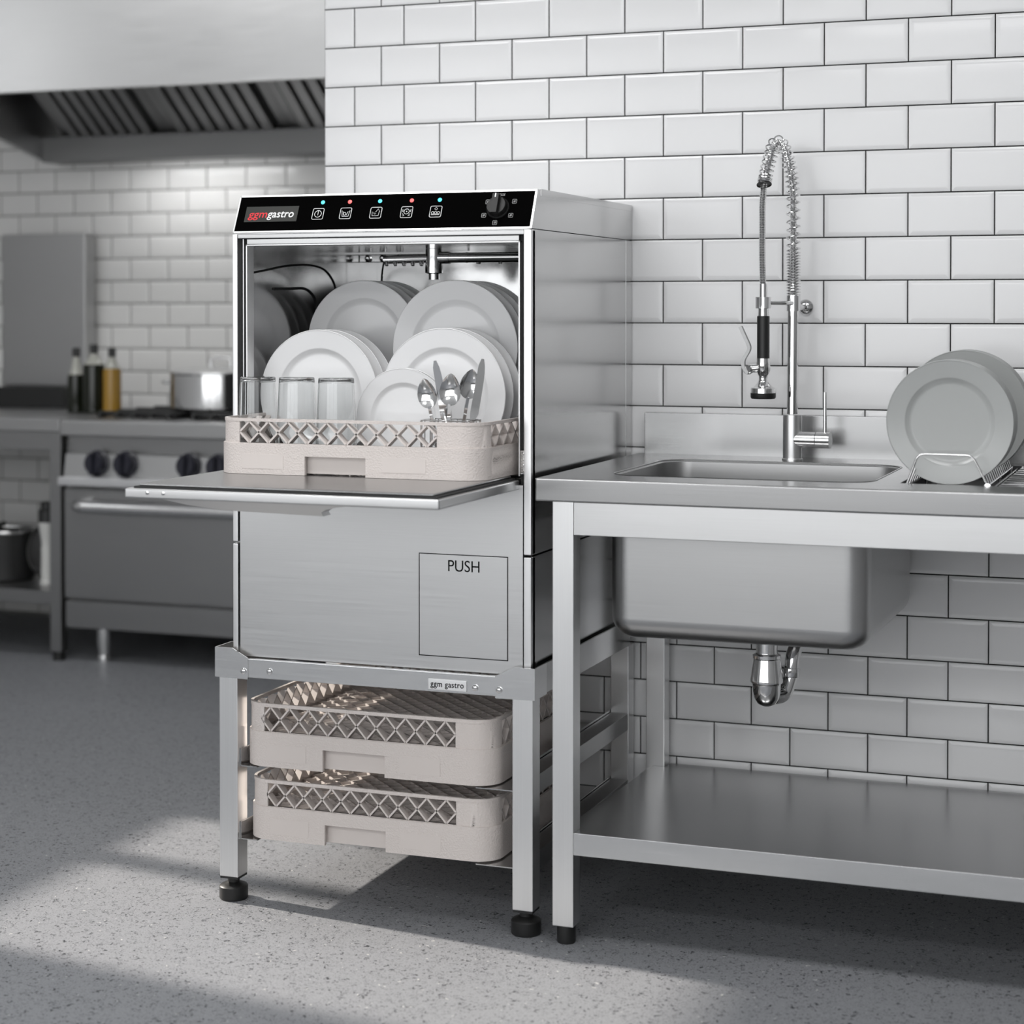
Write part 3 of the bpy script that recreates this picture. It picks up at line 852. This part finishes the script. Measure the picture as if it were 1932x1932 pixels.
loft(m, rings(.676, 1.166, -.600, -.070, .045, .822, .558, .040)); sh = m.build('basin_shell', BASIN, sk)
m = MB(); m.lathe([(.030, 0), (.030, .003), (.022, .004), (0, .002)], (.926, -.35, .640), (0, 0, 1), 28); m.build('drain_strainer', CHROME, sk)
# recessed drainer tray
m = MB()
loft(m, [[(x, y, TZ - .0005) for x, y in rrect(1.2145, 2.25, -.557, -.085, .006, 3)], [(x, y, TZ - .028) for x, y in rrect(1.2165, 2.248, -.555, -.087, .006, 3)]])
m.build('drainer_tray', plain('shaded_tray', (.03, .03, .031), .5), sk)  # colour darkened to stand in for shade in the deep recess
# legs, rails, shelf
for a, c in ((.5990, -.6850), (.5960, -.060), (2.28, -.6850), (2.28, -.060)):
    m = MB(); m.box(a, a + .041, c, c + .041, .034, .821, .0018); lg = m.build('leg', STEEL_V, sk)
    m = MB(); m.lathe([(0, 0), (.0165, 0), (.0175, .004), (.0175, .030), (.0165, .035), (0, .035)], (a + .0205, c + .0215, 0)); m.build('foot', BLACK, lg)
m = MB(); m.box(.6400, 2.28, -.684, -.664, .7600, .8205, .0012); m.build('front_rail', STEEL, sk)
m = MB(); m.box(.6370, 2.28, -.045, -.025, .7600, .8205, .0012); m.build('rear_rail', STEEL, sk)
m = MB(); m.box(.601, .621, -.644, -.060, .7600, .8205, .0012); m.build('side_rail', STEEL_SIDE, sk)
m = MB(); m.prism([(.6405, -.6845, .2072), (.6405, -.6845, .2100), (.6405, -.020, .1905), (.6405, -.020, .1877)], (1.64, 0, 0))
m.prism([(.612, -.642, .2060), (.612, -.642, .2088), (.612, -.062, .1917), (.612, -.062, .1889)], (.0285, 0, 0)); m.build('shelf', STEEL_TOP, sk)
m = MB(); m.box(.6405, 2.28, -.6862, -.6845, .1695, .2104, .0006); m.build('shelf_edge', STEEL_BRIGHT, sk)
m = MB(); m.box(.6, .626, -.643, -.062, .140, .187, .001); m.build('side_rail', STEEL_SIDE, sk)

# bottle trap under the basin
tr = thing('bottle_trap', 'chrome bottle trap hanging under the sink basin', 'drain trap', (.926, -.35, .40))
m = MB()
m.lathe([(0, 0), (.010, .0012), (.0185, .006), (.0245, .016), (.0275, .030), (.028, .042), (.0292, .046), (.0318, .0475), (.0322, .052), (.0262, .090), (.0258, .093), (.0275, .095), (.0275, .101), (.0225, .103), (.021, .106), (.021, .158), (0, .158)], (.926, -.35, .400), (0, 0, 1), 48)
m.build('trap_body', CHROME, tr)
m = MB(); m.tube(fillet([(.936, -.335, .415), (.952, -.310, .415), (.962, -.295, .45), (.965, -.290, .502), (.985, -.2, .530), (1.02, -.075, .545)], .04, 8), .0145, 20); m.build('outlet_pipe', CHROME, tr)
m = MB(); m.lathe([(.019, 0), (.0195, .003), (.0195, .014), (.018, .018), (0, .018)], (.960, -.297, .452), (.1, .03, 1), 24); m.build('union_nut', CHROME, tr)
m = MB(); m.lathe([(0, 0), (.032, 0), (.031, .004), (.017, .010), (0, .010)], (1.02, -.002, .545), (0, -1, 0), 32); m.cyl((1.02, -.09, .545), (1.02, -.002, .545), .0145, seg=20); m.build('wall_flange', CHROME, tr)

# ------------------------------------------------------------------ pre-rinse faucet
fa = thing('pre_rinse_faucet', 'tall chrome spring faucet with hanging black gripped spray head above the sink', 'faucet', (.9235, -.10, TZ))
m = MB(); m.lathe([(.0215, 0), (.0215, .003), (.0195, .004), (.0192, .094), (.0175, .0955), (0, .0955)], (.9225, -.10, TZ), (0, 0, 1), 40); m.build('faucet_body', STEEL_V, fa)
m = MB(); m.cyl((.9225, -.10, .955), (.9235, -.10, 1.172), .0118, seg=32); m.build('riser_pipe', CHROME, fa)
m = MB(); m.lathe([(.0145, 0), (.0145, .031), (.0135, .033), (0, .033)], (.9240, -.10, 1.172), (0, 0, 1), 32); m.build('collar', CHROME, fa)
SPR = [(.9241, -.1, 1.2044), (.9239, -.1, 1.2936), (.9237, -.1, 1.3616), (.9225, -.1, 1.4164), (.9192, -.104, 1.4567), (.9143, -.109, 1.4839), (.9089, -.115, 1.5038), (.9044, -.12, 1.5139), (.8986, -.127, 1.5194), (.8922, -.135, 1.5163), (.8878, -.14, 1.5062), (.8848, -.145, 1.4885), (.8807, -.151, 1.4681), (.8778, -.156, 1.4488), (.8759, -.16, 1.4343)]
cen = smooth_path(SPR, 40)
acc = [0.]
for a, b2 in zip(cen, cen[1:]): acc.append(acc[-1] + (b2 - a).length)
tot = acc[-1]
def at_len(s):
    import bisect
    i = min(max(bisect.bisect_left(acc, s), 1), len(acc) - 1); t = (s - acc[i - 1]) / max(acc[i] - acc[i - 1], 1e-9)
    return cen[i - 1].lerp(cen[i], t), (cen[i] - cen[i - 1]).normalized()
hel = []; s = 0.; ph = 0.
bn = Vector((.66, .75, 0)).normalized().cross(Vector((0, 0, 1))).normalized()   # normal of the arc plane
while s < tot:
    pitch = .0058 if s < .085 else (.0165 if s < .21 else (.0105 if s < tot - .012 else .0035))
    if .085 <= s < .11: pitch = .0058 + (.0165 - .0058) * (s - .085) / .025
    if .185 <= s < .23: pitch = .0165 - (.0165 - .0105) * (s - .185) / .045
    p, d = at_len(s)
    a = (bn - d * bn.dot(d)).normalized(); b2 = d.cross(a)
    rr = .0135
    hel.append(p + (a * math.cos(ph) + b2 * math.sin(ph)) * rr)
    ph += 2 * math.pi / 22; s += pitch / 22
m = MB(); m.tube(hel, .0016, 8); m.build('spring', CHROME, fa)
# braided hose, ribbed
HOS = SPR + [(.8737, -.16, 1.4129), (.872, -.16, 1.3869), (.8721, -.16, 1.3467), (.8718, -.16, 1.2924), (.873, -.16, 1.2446), (.8741, -.16, 1.2088)]
cen = smooth_path(HOS, 60); acc = [0.]
for a, b2 in zip(cen, cen[1:]): acc.append(acc[-1] + (b2 - a).length)
pts = []; rad = []; s = 0.; k = 0
while s < acc[-1]:
    pts.append(at_len(s)[0]); rad.append(.0070 if k % 2 else .0060); s += .0017; k += 1
m = MB(); m.tube(pts, 0, 14, radii=rad); m.build('hose', WIRE, fa)
m = MB(); m.lathe([(.0155, 0), (.0155, .002), (0, .002)], (.8757, -.1602, 1.4300), (-.15, .35, 1), 28); m.build('spring_end_cap', BLACK, fa)
sx, sy = .8744, -.16
m = MB(); m.lathe([(.0075, .0305), (.0078, .018), (.0078, -.012), (.0105, -.020), (.0110, -.036), (0, -.036)], (sx, sy, 1.197), (0, 0, 1), 28); m.build('hose_ferrule', CHROME, fa)
m = MB(); m.lathe([(0, 0), (.0123, 0), (.0128, .002), (.0128, .087), (.0118, .0885), (0, .0885)], (sx, sy, 1.0735), (0, 0, 1), 32); m.build('spray_grip', BLACK, fa)
m = MB()
m.lathe([(0, .0765), (.0138, .0765), (.0138, .070), (.0145, .066), (.0145, .052), (.011, .044), (.009, .040), (.009, .032), (.0115, .026), (.019, .018), (.0252, .0155), (.0258, .0135), (.0258, .004), (0, .004)], (sx, sy, .9985), (0, 0, 1), 40)
m.cyl((sx - .030, sy - .008, 1.0530), (sx, sy, 1.0560), .0085, .0095, 20)
m.lathe([(0, .006), (.0085, .0055), (.0108, .002), (.0108, -.004), (0, -.006)], (sx - .029, sy - .012, 1.0525), (-.3, -1, .1), 24)
m.build('spray_head', CHROME, fa)
m = MB(); m.lathe([(0, -.008), (.0235, -.008), (.0258, -.005), (.0260, .004), (0, .004)], (sx, sy, 1.0000), (0, 0, 1), 40); m.build('spray_face', BLACK, fa)
lv = fillet([(sx - .028, sy - .013, 1.0440), (sx - .0385, sy - .013, 1.0560), (sx - .0385, sy - .013, 1.0720), (sx - .0240, sy - .013, 1.0960), (sx - .0445, sy - .013, 1.1400)], .008, 6)
m = MB(); 
for a, b2 in zip(lv, lv[1:]): m.bar(a, b2, (0, 1, 0), .0066, .012)
m.build('trigger_lever', DARKSTEEL, fa)
m = MB()
m.tube(fillet([(.924, -.113, 1.1885), (.915, -.135, 1.1885), (sx + .012, sy, 1.1885)], .02, 6), .0042, 16)
m.build('holder_arm', CHROME, fa)
m = MB()
for a0, a1 in ((20, 160), (200, 340)):
    c = [(sx + .0135 * math.cos(R(a0 + (a1 - a0) * k / 10 + 90)), sy + .0135 * math.sin(R(a0 + (a1 - a0) * k / 10 + 90))) for k in range(11)]
    n_ = [((x - sx) / .0135, (y - sy) / .0135) for x, y in c]
    m.strip(c, n_, .0025, -.0025, 1.1775, 1.2005)
m.build('spray_holder', STEEL_V, fa)
m = MB(); m.lathe([(0, 0), (.0168, 0), (.0162, .003), (.011, .0075), (.0065, .009), (.0062, .09), (0, .09)], (.9295, -.001, 1.1800), (-.05, -1, 0), 36); m.build('wall_bracket', CHROME, fa)
m = MB(); m.cyl((.930, -.102, .9060), (.973, -.105, .9060), .0165, seg=32); m.build('mixer_body', STEEL_BRIGHT, fa)
m = MB(); m.cyl((.9745, -.105, .9060), (1.0030, -.107, .9060), .0168, seg=32); ml = m.build('mixer_handle', STEEL_BRIGHT, fa)
m = MB(); m.cyl((.9915, -.106, .9200), (.9915, -.106, 1.0050), .0036, seg=16); m.build('handle_stick', STEEL_BRIGHT, ml)

# ------------------------------------------------------------------ plate rack on the drainer
pr = thing('plate_rack', 'polished wire plate rack with a front hoop, holding grey plates beside the sink', 'plate rack', (1.295, -.32, TZ - .027))
m = MB(); hoop = fillet([(1.2275, -.553, .8640), (1.2475, -.560, .9170), (1.3425, -.560, .9165), (1.3670, -.550, .8640)], .013, 8)
m.tube(hoop, .0021, 12); m.build('front_hoop', WIRE, pr)
for xs, lean in ((1.2285, -.012), (1.3650, .012)):
    m = MB()
    m.tube([(xs, -.550, .8600), (xs, -.095, .8600)], .0024, 10)
    m.tube([(xs + lean * .9, -.540, .8575), (xs + lean * .9, -.095, .8575)], .0018, 8)
    m.build('side_wire', WIRE, pr)
    for i in range(15):
        y = -.535 + i * .0300
        m = MB(); m.tube([(xs, y, .860), (xs - lean * .9, y, .8890)], .0019, 8); m.build('tine', WIRE, pr)
    for y in (-.53, -.32, -.11):
        m = MB(); m.cyl((xs, y, .8355), (xs, y, .8590), .003, seg=10); m.build('foot', WIRE, pr)
m = MB()
for x in (1.275, 1.315): m.tube([(x, -.55, .8575), (x, -.095, .8575)], .0018, 8)
for y in (-.548, -.097): m.tube([(1.2285, y, .8575), (1.3650, y, .8575)], .0018, 8)
m.build('base_wire', WIRE, pr)
m = MB(); m.lathe([(.0055, 0), (.0055, .005), (0, .006)], (1.3680, -.552, .8620), (0, -1, 0), 16); m.build('corner_knob', WIRE, pr)
stack(5, .1125, PORC_G, 1.2970, -.5220, .9720, .0165, 'the grey front stack in the wire rack by the sink', 'grey plates in the plate rack', tilt=R(-2))
stack(4, .1190, PORC_G, 1.2985, -.3150, .9790, .0170, 'the grey rear stack in the wire rack by the sink', 'grey plates in the plate rack', tilt=R(-2))
dg = thing('draining_grid', 'wire draining grid lying right of the plate rack', 'draining grid', (1.8, -.32, TZ - .027))
m = MB()
for i in range(11):
    y = -.535 + i * .0430; m.tube([(1.386, y, .8600), (2.235, y, .8600)], .0028, 8)
m.build('grid_wires', WIRE, dg)
m = MB(); m.tube([(1.384, -.548, .8570), (1.384, -.097, .8570)], .0028, 10); m.tube([(2.235, -.548, .8570), (2.235, -.097, .8570)], .0028, 10)
m.tube([(1.384, -.548, .8600), (2.235, -.548, .8600)], .0024, 10); m.tube([(1.384, -.097, .8600), (2.235, -.097, .8600)], .0024, 10)
for x in (1.42, 2.2):
    for y in (-.53, -.115): m.cyl((x, y, .8355), (x, y, .857), .003, seg=8)
m.build('grid_frame', WIRE, dg)

# ------------------------------------------------------------------ kitchen behind
rg = thing('cooking_range', 'grey steel gas range with oven below the hood at the back', 'range', (-1.4, 1.82, 0))
RX0, RX1, RY, = -1.858, -.93, 1.42
m = MB(); m.box(RX0, RX1, RY + .03, YB - .01, .115, .755); m.build('range_body', DARKSTEEL, rg)
m = MB(); m.box(RX0 - .01, RX1, RY - .01, YB - .01, .757, .808, .006); m.build('range_top', RANGESTEEL, rg)
m = MB(); m.prism([(RX0, RY + .05, .757), (RX0, RY + .03, .70), (RX0, RY + .012, .695), (RX0, RY + .0, .622), (RX0, RY + .06, .618), (RX0, RY + .06, .757)], (RX1 - RX0, 0, 0)); m.build('control_fascia', RANGESTEEL, rg)
for x in (-1.7300, -1.6200, -1.3835, -1.2735, -1.08):
    m = MB(); m.lathe([(.044, 0), (.044, .006), (.038, .010), (.036, .028), (.030, .034), (0, .034)], (x, RY + .006, .666), (0, -1, .15), 28)
    m.box(x - .006, x + .006, RY - .042, RY - .02, .632, .702); m.build('burner_knob', KNOBBLUE, rg)
m = MB(); m.box(RX0 - .004, RX1, RY - .035, RY + .04, .592, .622, .006); m.build('door_ledge', plain('pale_ledge', (.85, .85, .86), .35, 1), rg)
m = MB(); m.box(RX0 + .004, RX1, RY - .005, RY + .03, .215, .580, .004); od = m.build('oven_door', DARKSTEEL, rg)
m = MB(); m.tube(fillet([(-1.80, RY + .0, .527), (-1.77, RY - .055, .527), (-1.0, RY - .055, .527), (-.975, RY + .0, .527)], .05, 8), .021, 16); m.build('oven_handle', STEEL_BRIGHT, od)
m = MB(); m.box(RX0 + .002, RX1, RY + .004, RY + .03, .115, .205, .003); m.build('kick_panel', DARKSTEEL, rg)
for x in (-1.735, -1.03):
    for y in (RY + .05, YB - .1):
        m = MB(); m.lathe([(0, 0), (.024, 0), (.024, .02), (.020, .03), (.026, .06), (.026, .115), (0, .115)], (x, y, 0), (0, 0, 1), 24); m.build('leg', STEEL_BRIGHT, rg)
m = MB()
for x in (-1.66, -1.30, -1.02):
    for k in range(-2, 3):
        m.box(x - .15, x + .15, 1.80 + k * .12 - .008, 1.80 + k * .12 + .008, .818, .834, .003)
        m.box(x + k * .066 - .008, x + k * .066 + .008, 1.53, 2.07, .812, .828, .003)
    for y in (1.67, 1.95): m.lathe([(.06, 0), (.055, .012), (0, .014)], (x, y, .808), (0, 0, 1), 20)
m.build('burner_grate', DARKIRON, rg)
m = MB(); m.box(RX0, RX1, YB - .06, YB - .012, .808, .872, .004); m.build('range_upstand', STEEL, rg)

wt = thing('work_table', 'grey steel work table with an open lower shelf left of the range', 'work table', (-2.4, 1.82, 0))
m = MB(); m.box(-3.1, RX0 - .012, RY - .008, YB - .01, .768, .811, .004); m.build('table_top', RANGESTEEL, wt)
m = MB(); m.box(-3.1, -1.905, RY + .004, RY + .03, .705, .768, .002); m.build('apron', DARKSTEEL, wt)
for x in (-1.914, -3.08):
    for y in (RY + .0, YB - .06):
        m = MB(); m.box(x, x + .042, y, y + .042, .03, .768, .002); lg = m.build('leg', DARKSTEEL, wt)
        m = MB(); m.cyl((x + .021, y + .021, 0), (x + .021, y + .021, .032), .02, seg=20); m.build('foot', BLACK, lg)
m = MB(); m.box(-3.1, -1.908, RY + .006, YB - .02, .188, .2325, .003); m.build('shelf', DARKSTEEL, wt)
SZ = .2325
# things on the lower shelf
p1 = thing('stock_pot', 'black stock pot with bright rim on the low shelf of the work table', 'pot', (-2.23, 1.62, SZ))
m = MB(); m.lathe([(0, 0), (.090, 0), (.098, .008), (.098, .170), (.094, .170), (.094, .010), (0, .008)], (-2.23, 1.62, SZ), (0, 0, 1), 40); m.build('pot_body', DARKIRON, p1)
m = MB(); m.tube([(-2.23 + .098 * math.cos(R(a * 10)), 1.62 + .098 * math.sin(R(a * 10)), SZ + .172) for a in range(36)], .007, 10, closed=True); m.build('pot_rim', STEEL_BRIGHT, p1)
m = MB(); m.tube(fillet([(-2.23, 1.525, SZ + .14), (-2.20, 1.49, SZ + .19), (-2.13, 1.47, SZ + .215)], .02), .009, 10); m.build('pot_handle', DARKIRON, p1)
o = MB(); o.lathe([(0, 0), (.078, 0), (.085, .008), (.085, .215), (.081, .215), (.081, .01), (0, .008)], (-2.45, 1.64, SZ), (0, 0, 1), 36)
tag(o.build('saucepan', DARKIRON, at=(-2.45, 1.64, SZ)), 'tall dark pan at the left end of the low shelf', 'pan')
p2 = thing('frying_pan', 'steel pan standing on its edge on the low shelf beside the white canister', 'pan', (-2.07, 1.66, SZ))
m = MB(); m.lathe([(0, 0), (.082, 0), (.094, .010), (.105, .034), (.109, .034), (.098, .008), (.085, -.004), (0, -.004)], (-2.075, 1.66, SZ + .110), (.9, -.45, 0), 44); m.build('pan_body', CHROME, p2)
m = MB(); m.tube([(-2.075, 1.66, SZ + .20), (-2.085, 1.65, SZ + .26)], .008, 10); m.build('pan_handle', STEEL_BRIGHT, p2)
p3 = thing('canister', 'tall white canister with a black top on the low shelf by the range leg', 'canister', (-2.012, 1.55, SZ))
m = MB(); m.lathe([(0, 0), (.024, 0), (.026, .004), (.026, .012), (.022, .016), (.021, .115), (.022, .125), (.019, .135), (.022, .160), (.030, .205), (.030, .215), (0, .215)], (-2.012, 1.55, SZ), (0, 0, 1), 28); m.build('canister_body', WHITEPL, p3)
m = MB(); m.lathe([(.030, .215), (.030, .255), (.022, .262), (.022, .285), (0, .288)], (-2.012, 1.55, SZ), (0, 0, 1), 24); m.build('canister_top', CAPBLK, p3)

# cabinet on dark base, bottles, pot
cbx = thing('steel_cabinet', 'plain grey steel cabinet standing on a dark base against the rear tiles', 'cabinet', (-2.40, 2.12, .811))
m = MB(); m.box(-2.585, -2.216, 2.10, 2.17, .888, 1.462, .006); m.build('cabinet_body', RANGESTEEL, cbx)
m = MB(); m.box(-2.57, -2.25, 2.0, 2.15, .811, .888, .004); m.build('cabinet_base', DARKIRON, cbx)
def bottle(x, y, z, rad, hs, hn, ht, mat, label, cap=CAPBLK):
    b = thing('oil_bottle', label, 'bottle', (x, y, z), 'bottles beside the range')
    m = MB(); m.lathe([(0, 0), (rad * .9, 0), (rad, .004), (rad, hs - .012), (rad * .93, hs), (0, hs)], (x, y, z), (0, 0, 1), 28); m.build('bottle_body', mat, b)
    m = MB(); m.lathe([(rad * .93, hs + .0005), (rad * .6, hs + .016), (.013, hn), (.012, ht - .03), (0, ht - .03)], (x, y, z), (0, 0, 1), 24); m.build('bottle_neck', NECK, b)
    m = MB(); m.lathe([(.014, ht - .032), (.014, ht - .003), (.012, ht), (0, ht)], (x, y, z), (0, 0, 1), 20); m.build('bottle_cap', cap, b)
bottle(-2.058, 1.80, .811, .031, .135, .185, .230, OIL_GLASS, 'small dark bottle in front of the grey steel cabinet')
bottle(-1.972, 1.78, .811, .040, .172, .205, .243, OIL_GLASS, 'tall dark green bottle standing between two other bottles')
bottle(-1.898, 1.78, .811, .032, .158, .195, .232, OIL_GOLD, 'golden oil bottle nearest the cooking pot')
cp_ = thing('cooking_pot', 'shiny steel cooking pot with a lid on the range', 'pot', (-1.475, 1.80, .834))
m = MB(); m.lathe([(0, 0), (.165, 0), (.175, .008), (.175, .120), (.179, .124), (.171, .124), (.170, .012), (0, .010)], (-1.475, 1.80, .834), (0, 0, 1), 56); m.build('pot_body', CHROME, cp_)
m = MB(); m.lathe([(.179, .124), (.179, .129), (.15, .138), (.06, .146), (0, .148)], (-1.475, 1.80, .834), (0, 0, 1), 56); m.build('pot_lid', STEEL_BRIGHT, cp_)
m = MB(); m.tube(fillet([(-1.515, 1.80, .978), (-1.515, 1.80, 1.010), (-1.435, 1.80, 1.010), (-1.435, 1.80, .978)], .025, 8), .006, 12); m.build('lid_handle', CHROME, cp_)
for sx_ in (-1, 1):
    m = MB(); xx = -1.475 + sx_ * .173; m.tube(fillet([(xx, 1.765, .925), (xx + sx_ * .04, 1.765, .925), (xx + sx_ * .04, 1.835, .925), (xx, 1.835, .925)], .015, 6), .006, 10); m.build('side_handle', CHROME, cp_)

# extractor hood
hd = thing('extractor_hood', 'large brushed steel extractor hood with slanted grease filters above the range', 'extractor hood', (-1.4, 1.8, 1.73))
HX0, HX1, HY = -2.40, -.25, 1.36
m = MB(); m.box(HX0, HX1, HY, HY + .012, 1.9050, 2.72, .001); m.box(HX0, HX1, HY, HY + .03, 1.8985, 1.9060, .001); m.build('hood_front', HOODSTEEL, hd)
m = MB(); m.prism([(HX0, HY, 1.900), (HX0, 2.08, 1.735), (HX0, YB - .005, 1.735), (HX0, YB - .005, 2.72), (HX0, HY, 2.72)], (.02, 0, 0)); m.build('hood_side', HOODIN, hd)
m = MB(); m.box(HX0 + .02, HX1, 2.06, YB - .005, 1.728, 1.822, .004); m.build('grease_gutter', GUTTER, hd)
m = MB(); m.prism([(HX0 + .02, HY + .02, 2.36), (HX0 + .02, HY + .02, 2.38), (HX0 + .02, YB - .01, 2.0), (HX0 + .02, YB - .01, 1.98)], (HX1 - HX0 - .02, 0, 0)); m.build('hood_canopy', HOODIN, hd)
fy0, fz0, fy1, fz1 = 2.09, 1.822, 1.62, 2.155
dvec = Vector((0, fy1 - fy0, fz1 - fz0)); dl = dvec.length; dvec.normalize(); fn = Vector((0, -dvec.z, dvec.y)); fn = fn if fn.z < 0 else -fn
for (xa, xb) in ((-2.30, -1.845), (-1.843, -1.35), (-1.348, -.855), (-.853, -.36)):
    m = MB()
    def fp_(x, s, d): return Vector((x, fy0, fz0)) + dvec * s + fn * d
    m.prism([fp_(xa, 0, 0), fp_(xb, 0, 0), fp_(xb, dl, 0), fp_(xa, dl, 0)], -fn * .01)
    flt = m.build('filter_frame', HOODIN, hd)
    m = MB()
    n = 7; w = (xb - xa - .09) / n
    for k in range(n):
        x = xa + .045 + w * k
        m.prism([fp_(x + w * .18, .02, 0.0005), fp_(x + w * .82, .02, 0.0005), fp_(x + w * .82, dl - .03, 0.0005), fp_(x + w * .18, dl - .03, 0.0005)], fn * .022)
    m.build('baffle', HOODSTEEL if False else HOODIN, flt)
    m = MB()
    for k in range(n + 1):
        x = xa + .045 + w * k
        m.prism([fp_(x - w * .16, .02, 0.0006), fp_(x + w * .16, .02, 0.0006), fp_(x + w * .16, dl - .03, 0.0006), fp_(x - w * .16, dl - .03, 0.0006)], fn * .001)
    m.build('baffle_slot', DARKIRON, flt)

# ------------------------------------------------------------------ light
w = bpy.data.worlds.new('world'); scene.world = w; w.use_nodes = True
bg = w.node_tree.nodes['Background']; bg.inputs['Color'].default_value = (.97, .985, 1, 1); bg.inputs['Strength'].default_value = 2.65
sun = bpy.data.lights.new('sun', 'SUN'); sun.energy = 6.6; sun.angle = R(1.3); sun.color = (1, .93, .84)
so = bpy.data.objects.new('sun', sun); COL.objects.link(so)
sd = Vector((1, -.13, -math.tan(R(33))))
so.rotation_euler = sd.to_track_quat('-Z', 'Y').to_euler()
def area(name, loc, target, sx_, sy_, power, col=(1, 1, 1)):
    l = bpy.data.lights.new(name, 'AREA'); l.shape = 'RECTANGLE'; l.size = sx_; l.size_y = sy_; l.energy = power; l.color = col
    o = bpy.data.objects.new(name, l); COL.objects.link(o); o.location = loc
    o.rotation_euler = (Vector(target) - Vector(loc)).to_track_quat('-Z', 'Y').to_euler(); return o
area('ceiling_fill', (-.2, -1.7, 2.73), (-.2, -1.7, 0), 1.2, .5, 23)  # unseen area light added overhead as a soft key from the left
area('ceiling_fill', (1.6, -1.7, 2.73), (1.6, -1.7, 0), 1.2, .5, 15)  # second overhead light added out of view, for the right side
area('ceiling_fill', (-1.6, .4, 2.73), (-1.6, .4, 0), 1.2, .3, 16)  # overhead fill added for the kitchen behind
area('hood_lamp', (-1.75, 2.00, 1.715), (-1.75, 2.15, .9), .5, .06, 1.3)
area('ceiling_fill', (.8, -4.6, 2.73), (.8, -4.6, 0), 1.4, .5, 40)  # added behind the camera to brighten floor and front faces

# ------------------------------------------------------------------ camera
cam = bpy.data.cameras.new('camera'); co = bpy.data.objects.new('camera', cam); COL.objects.link(co)
co.location = (1.74649, -3.98726, 1.17228)
co.rotation_euler = (math.pi / 2 - .0160144, 0, .355986)
cam.sensor_width = 36; cam.lens = 3579.3 / 1932 * 36
cam.shift_x = (966 - 965.05) / 1932; cam.shift_y = -(966 - 643.89) / 1932
cam.dof.use_dof = True; cam.dof.focus_distance = 3.75; cam.dof.aperture_fstop = 2.8
cam.clip_start = .05
scene.camera = co
vs = scene.view_settings
vs.view_transform = 'Standard'; vs.look = 'None'; vs.gamma = 1; vs.use_curve_mapping = False; vs.exposure = 0
scene.cycles.max_bounces = 10; scene.cycles.transmission_bounces = 8; scene.cycles.glossy_bounces = 6
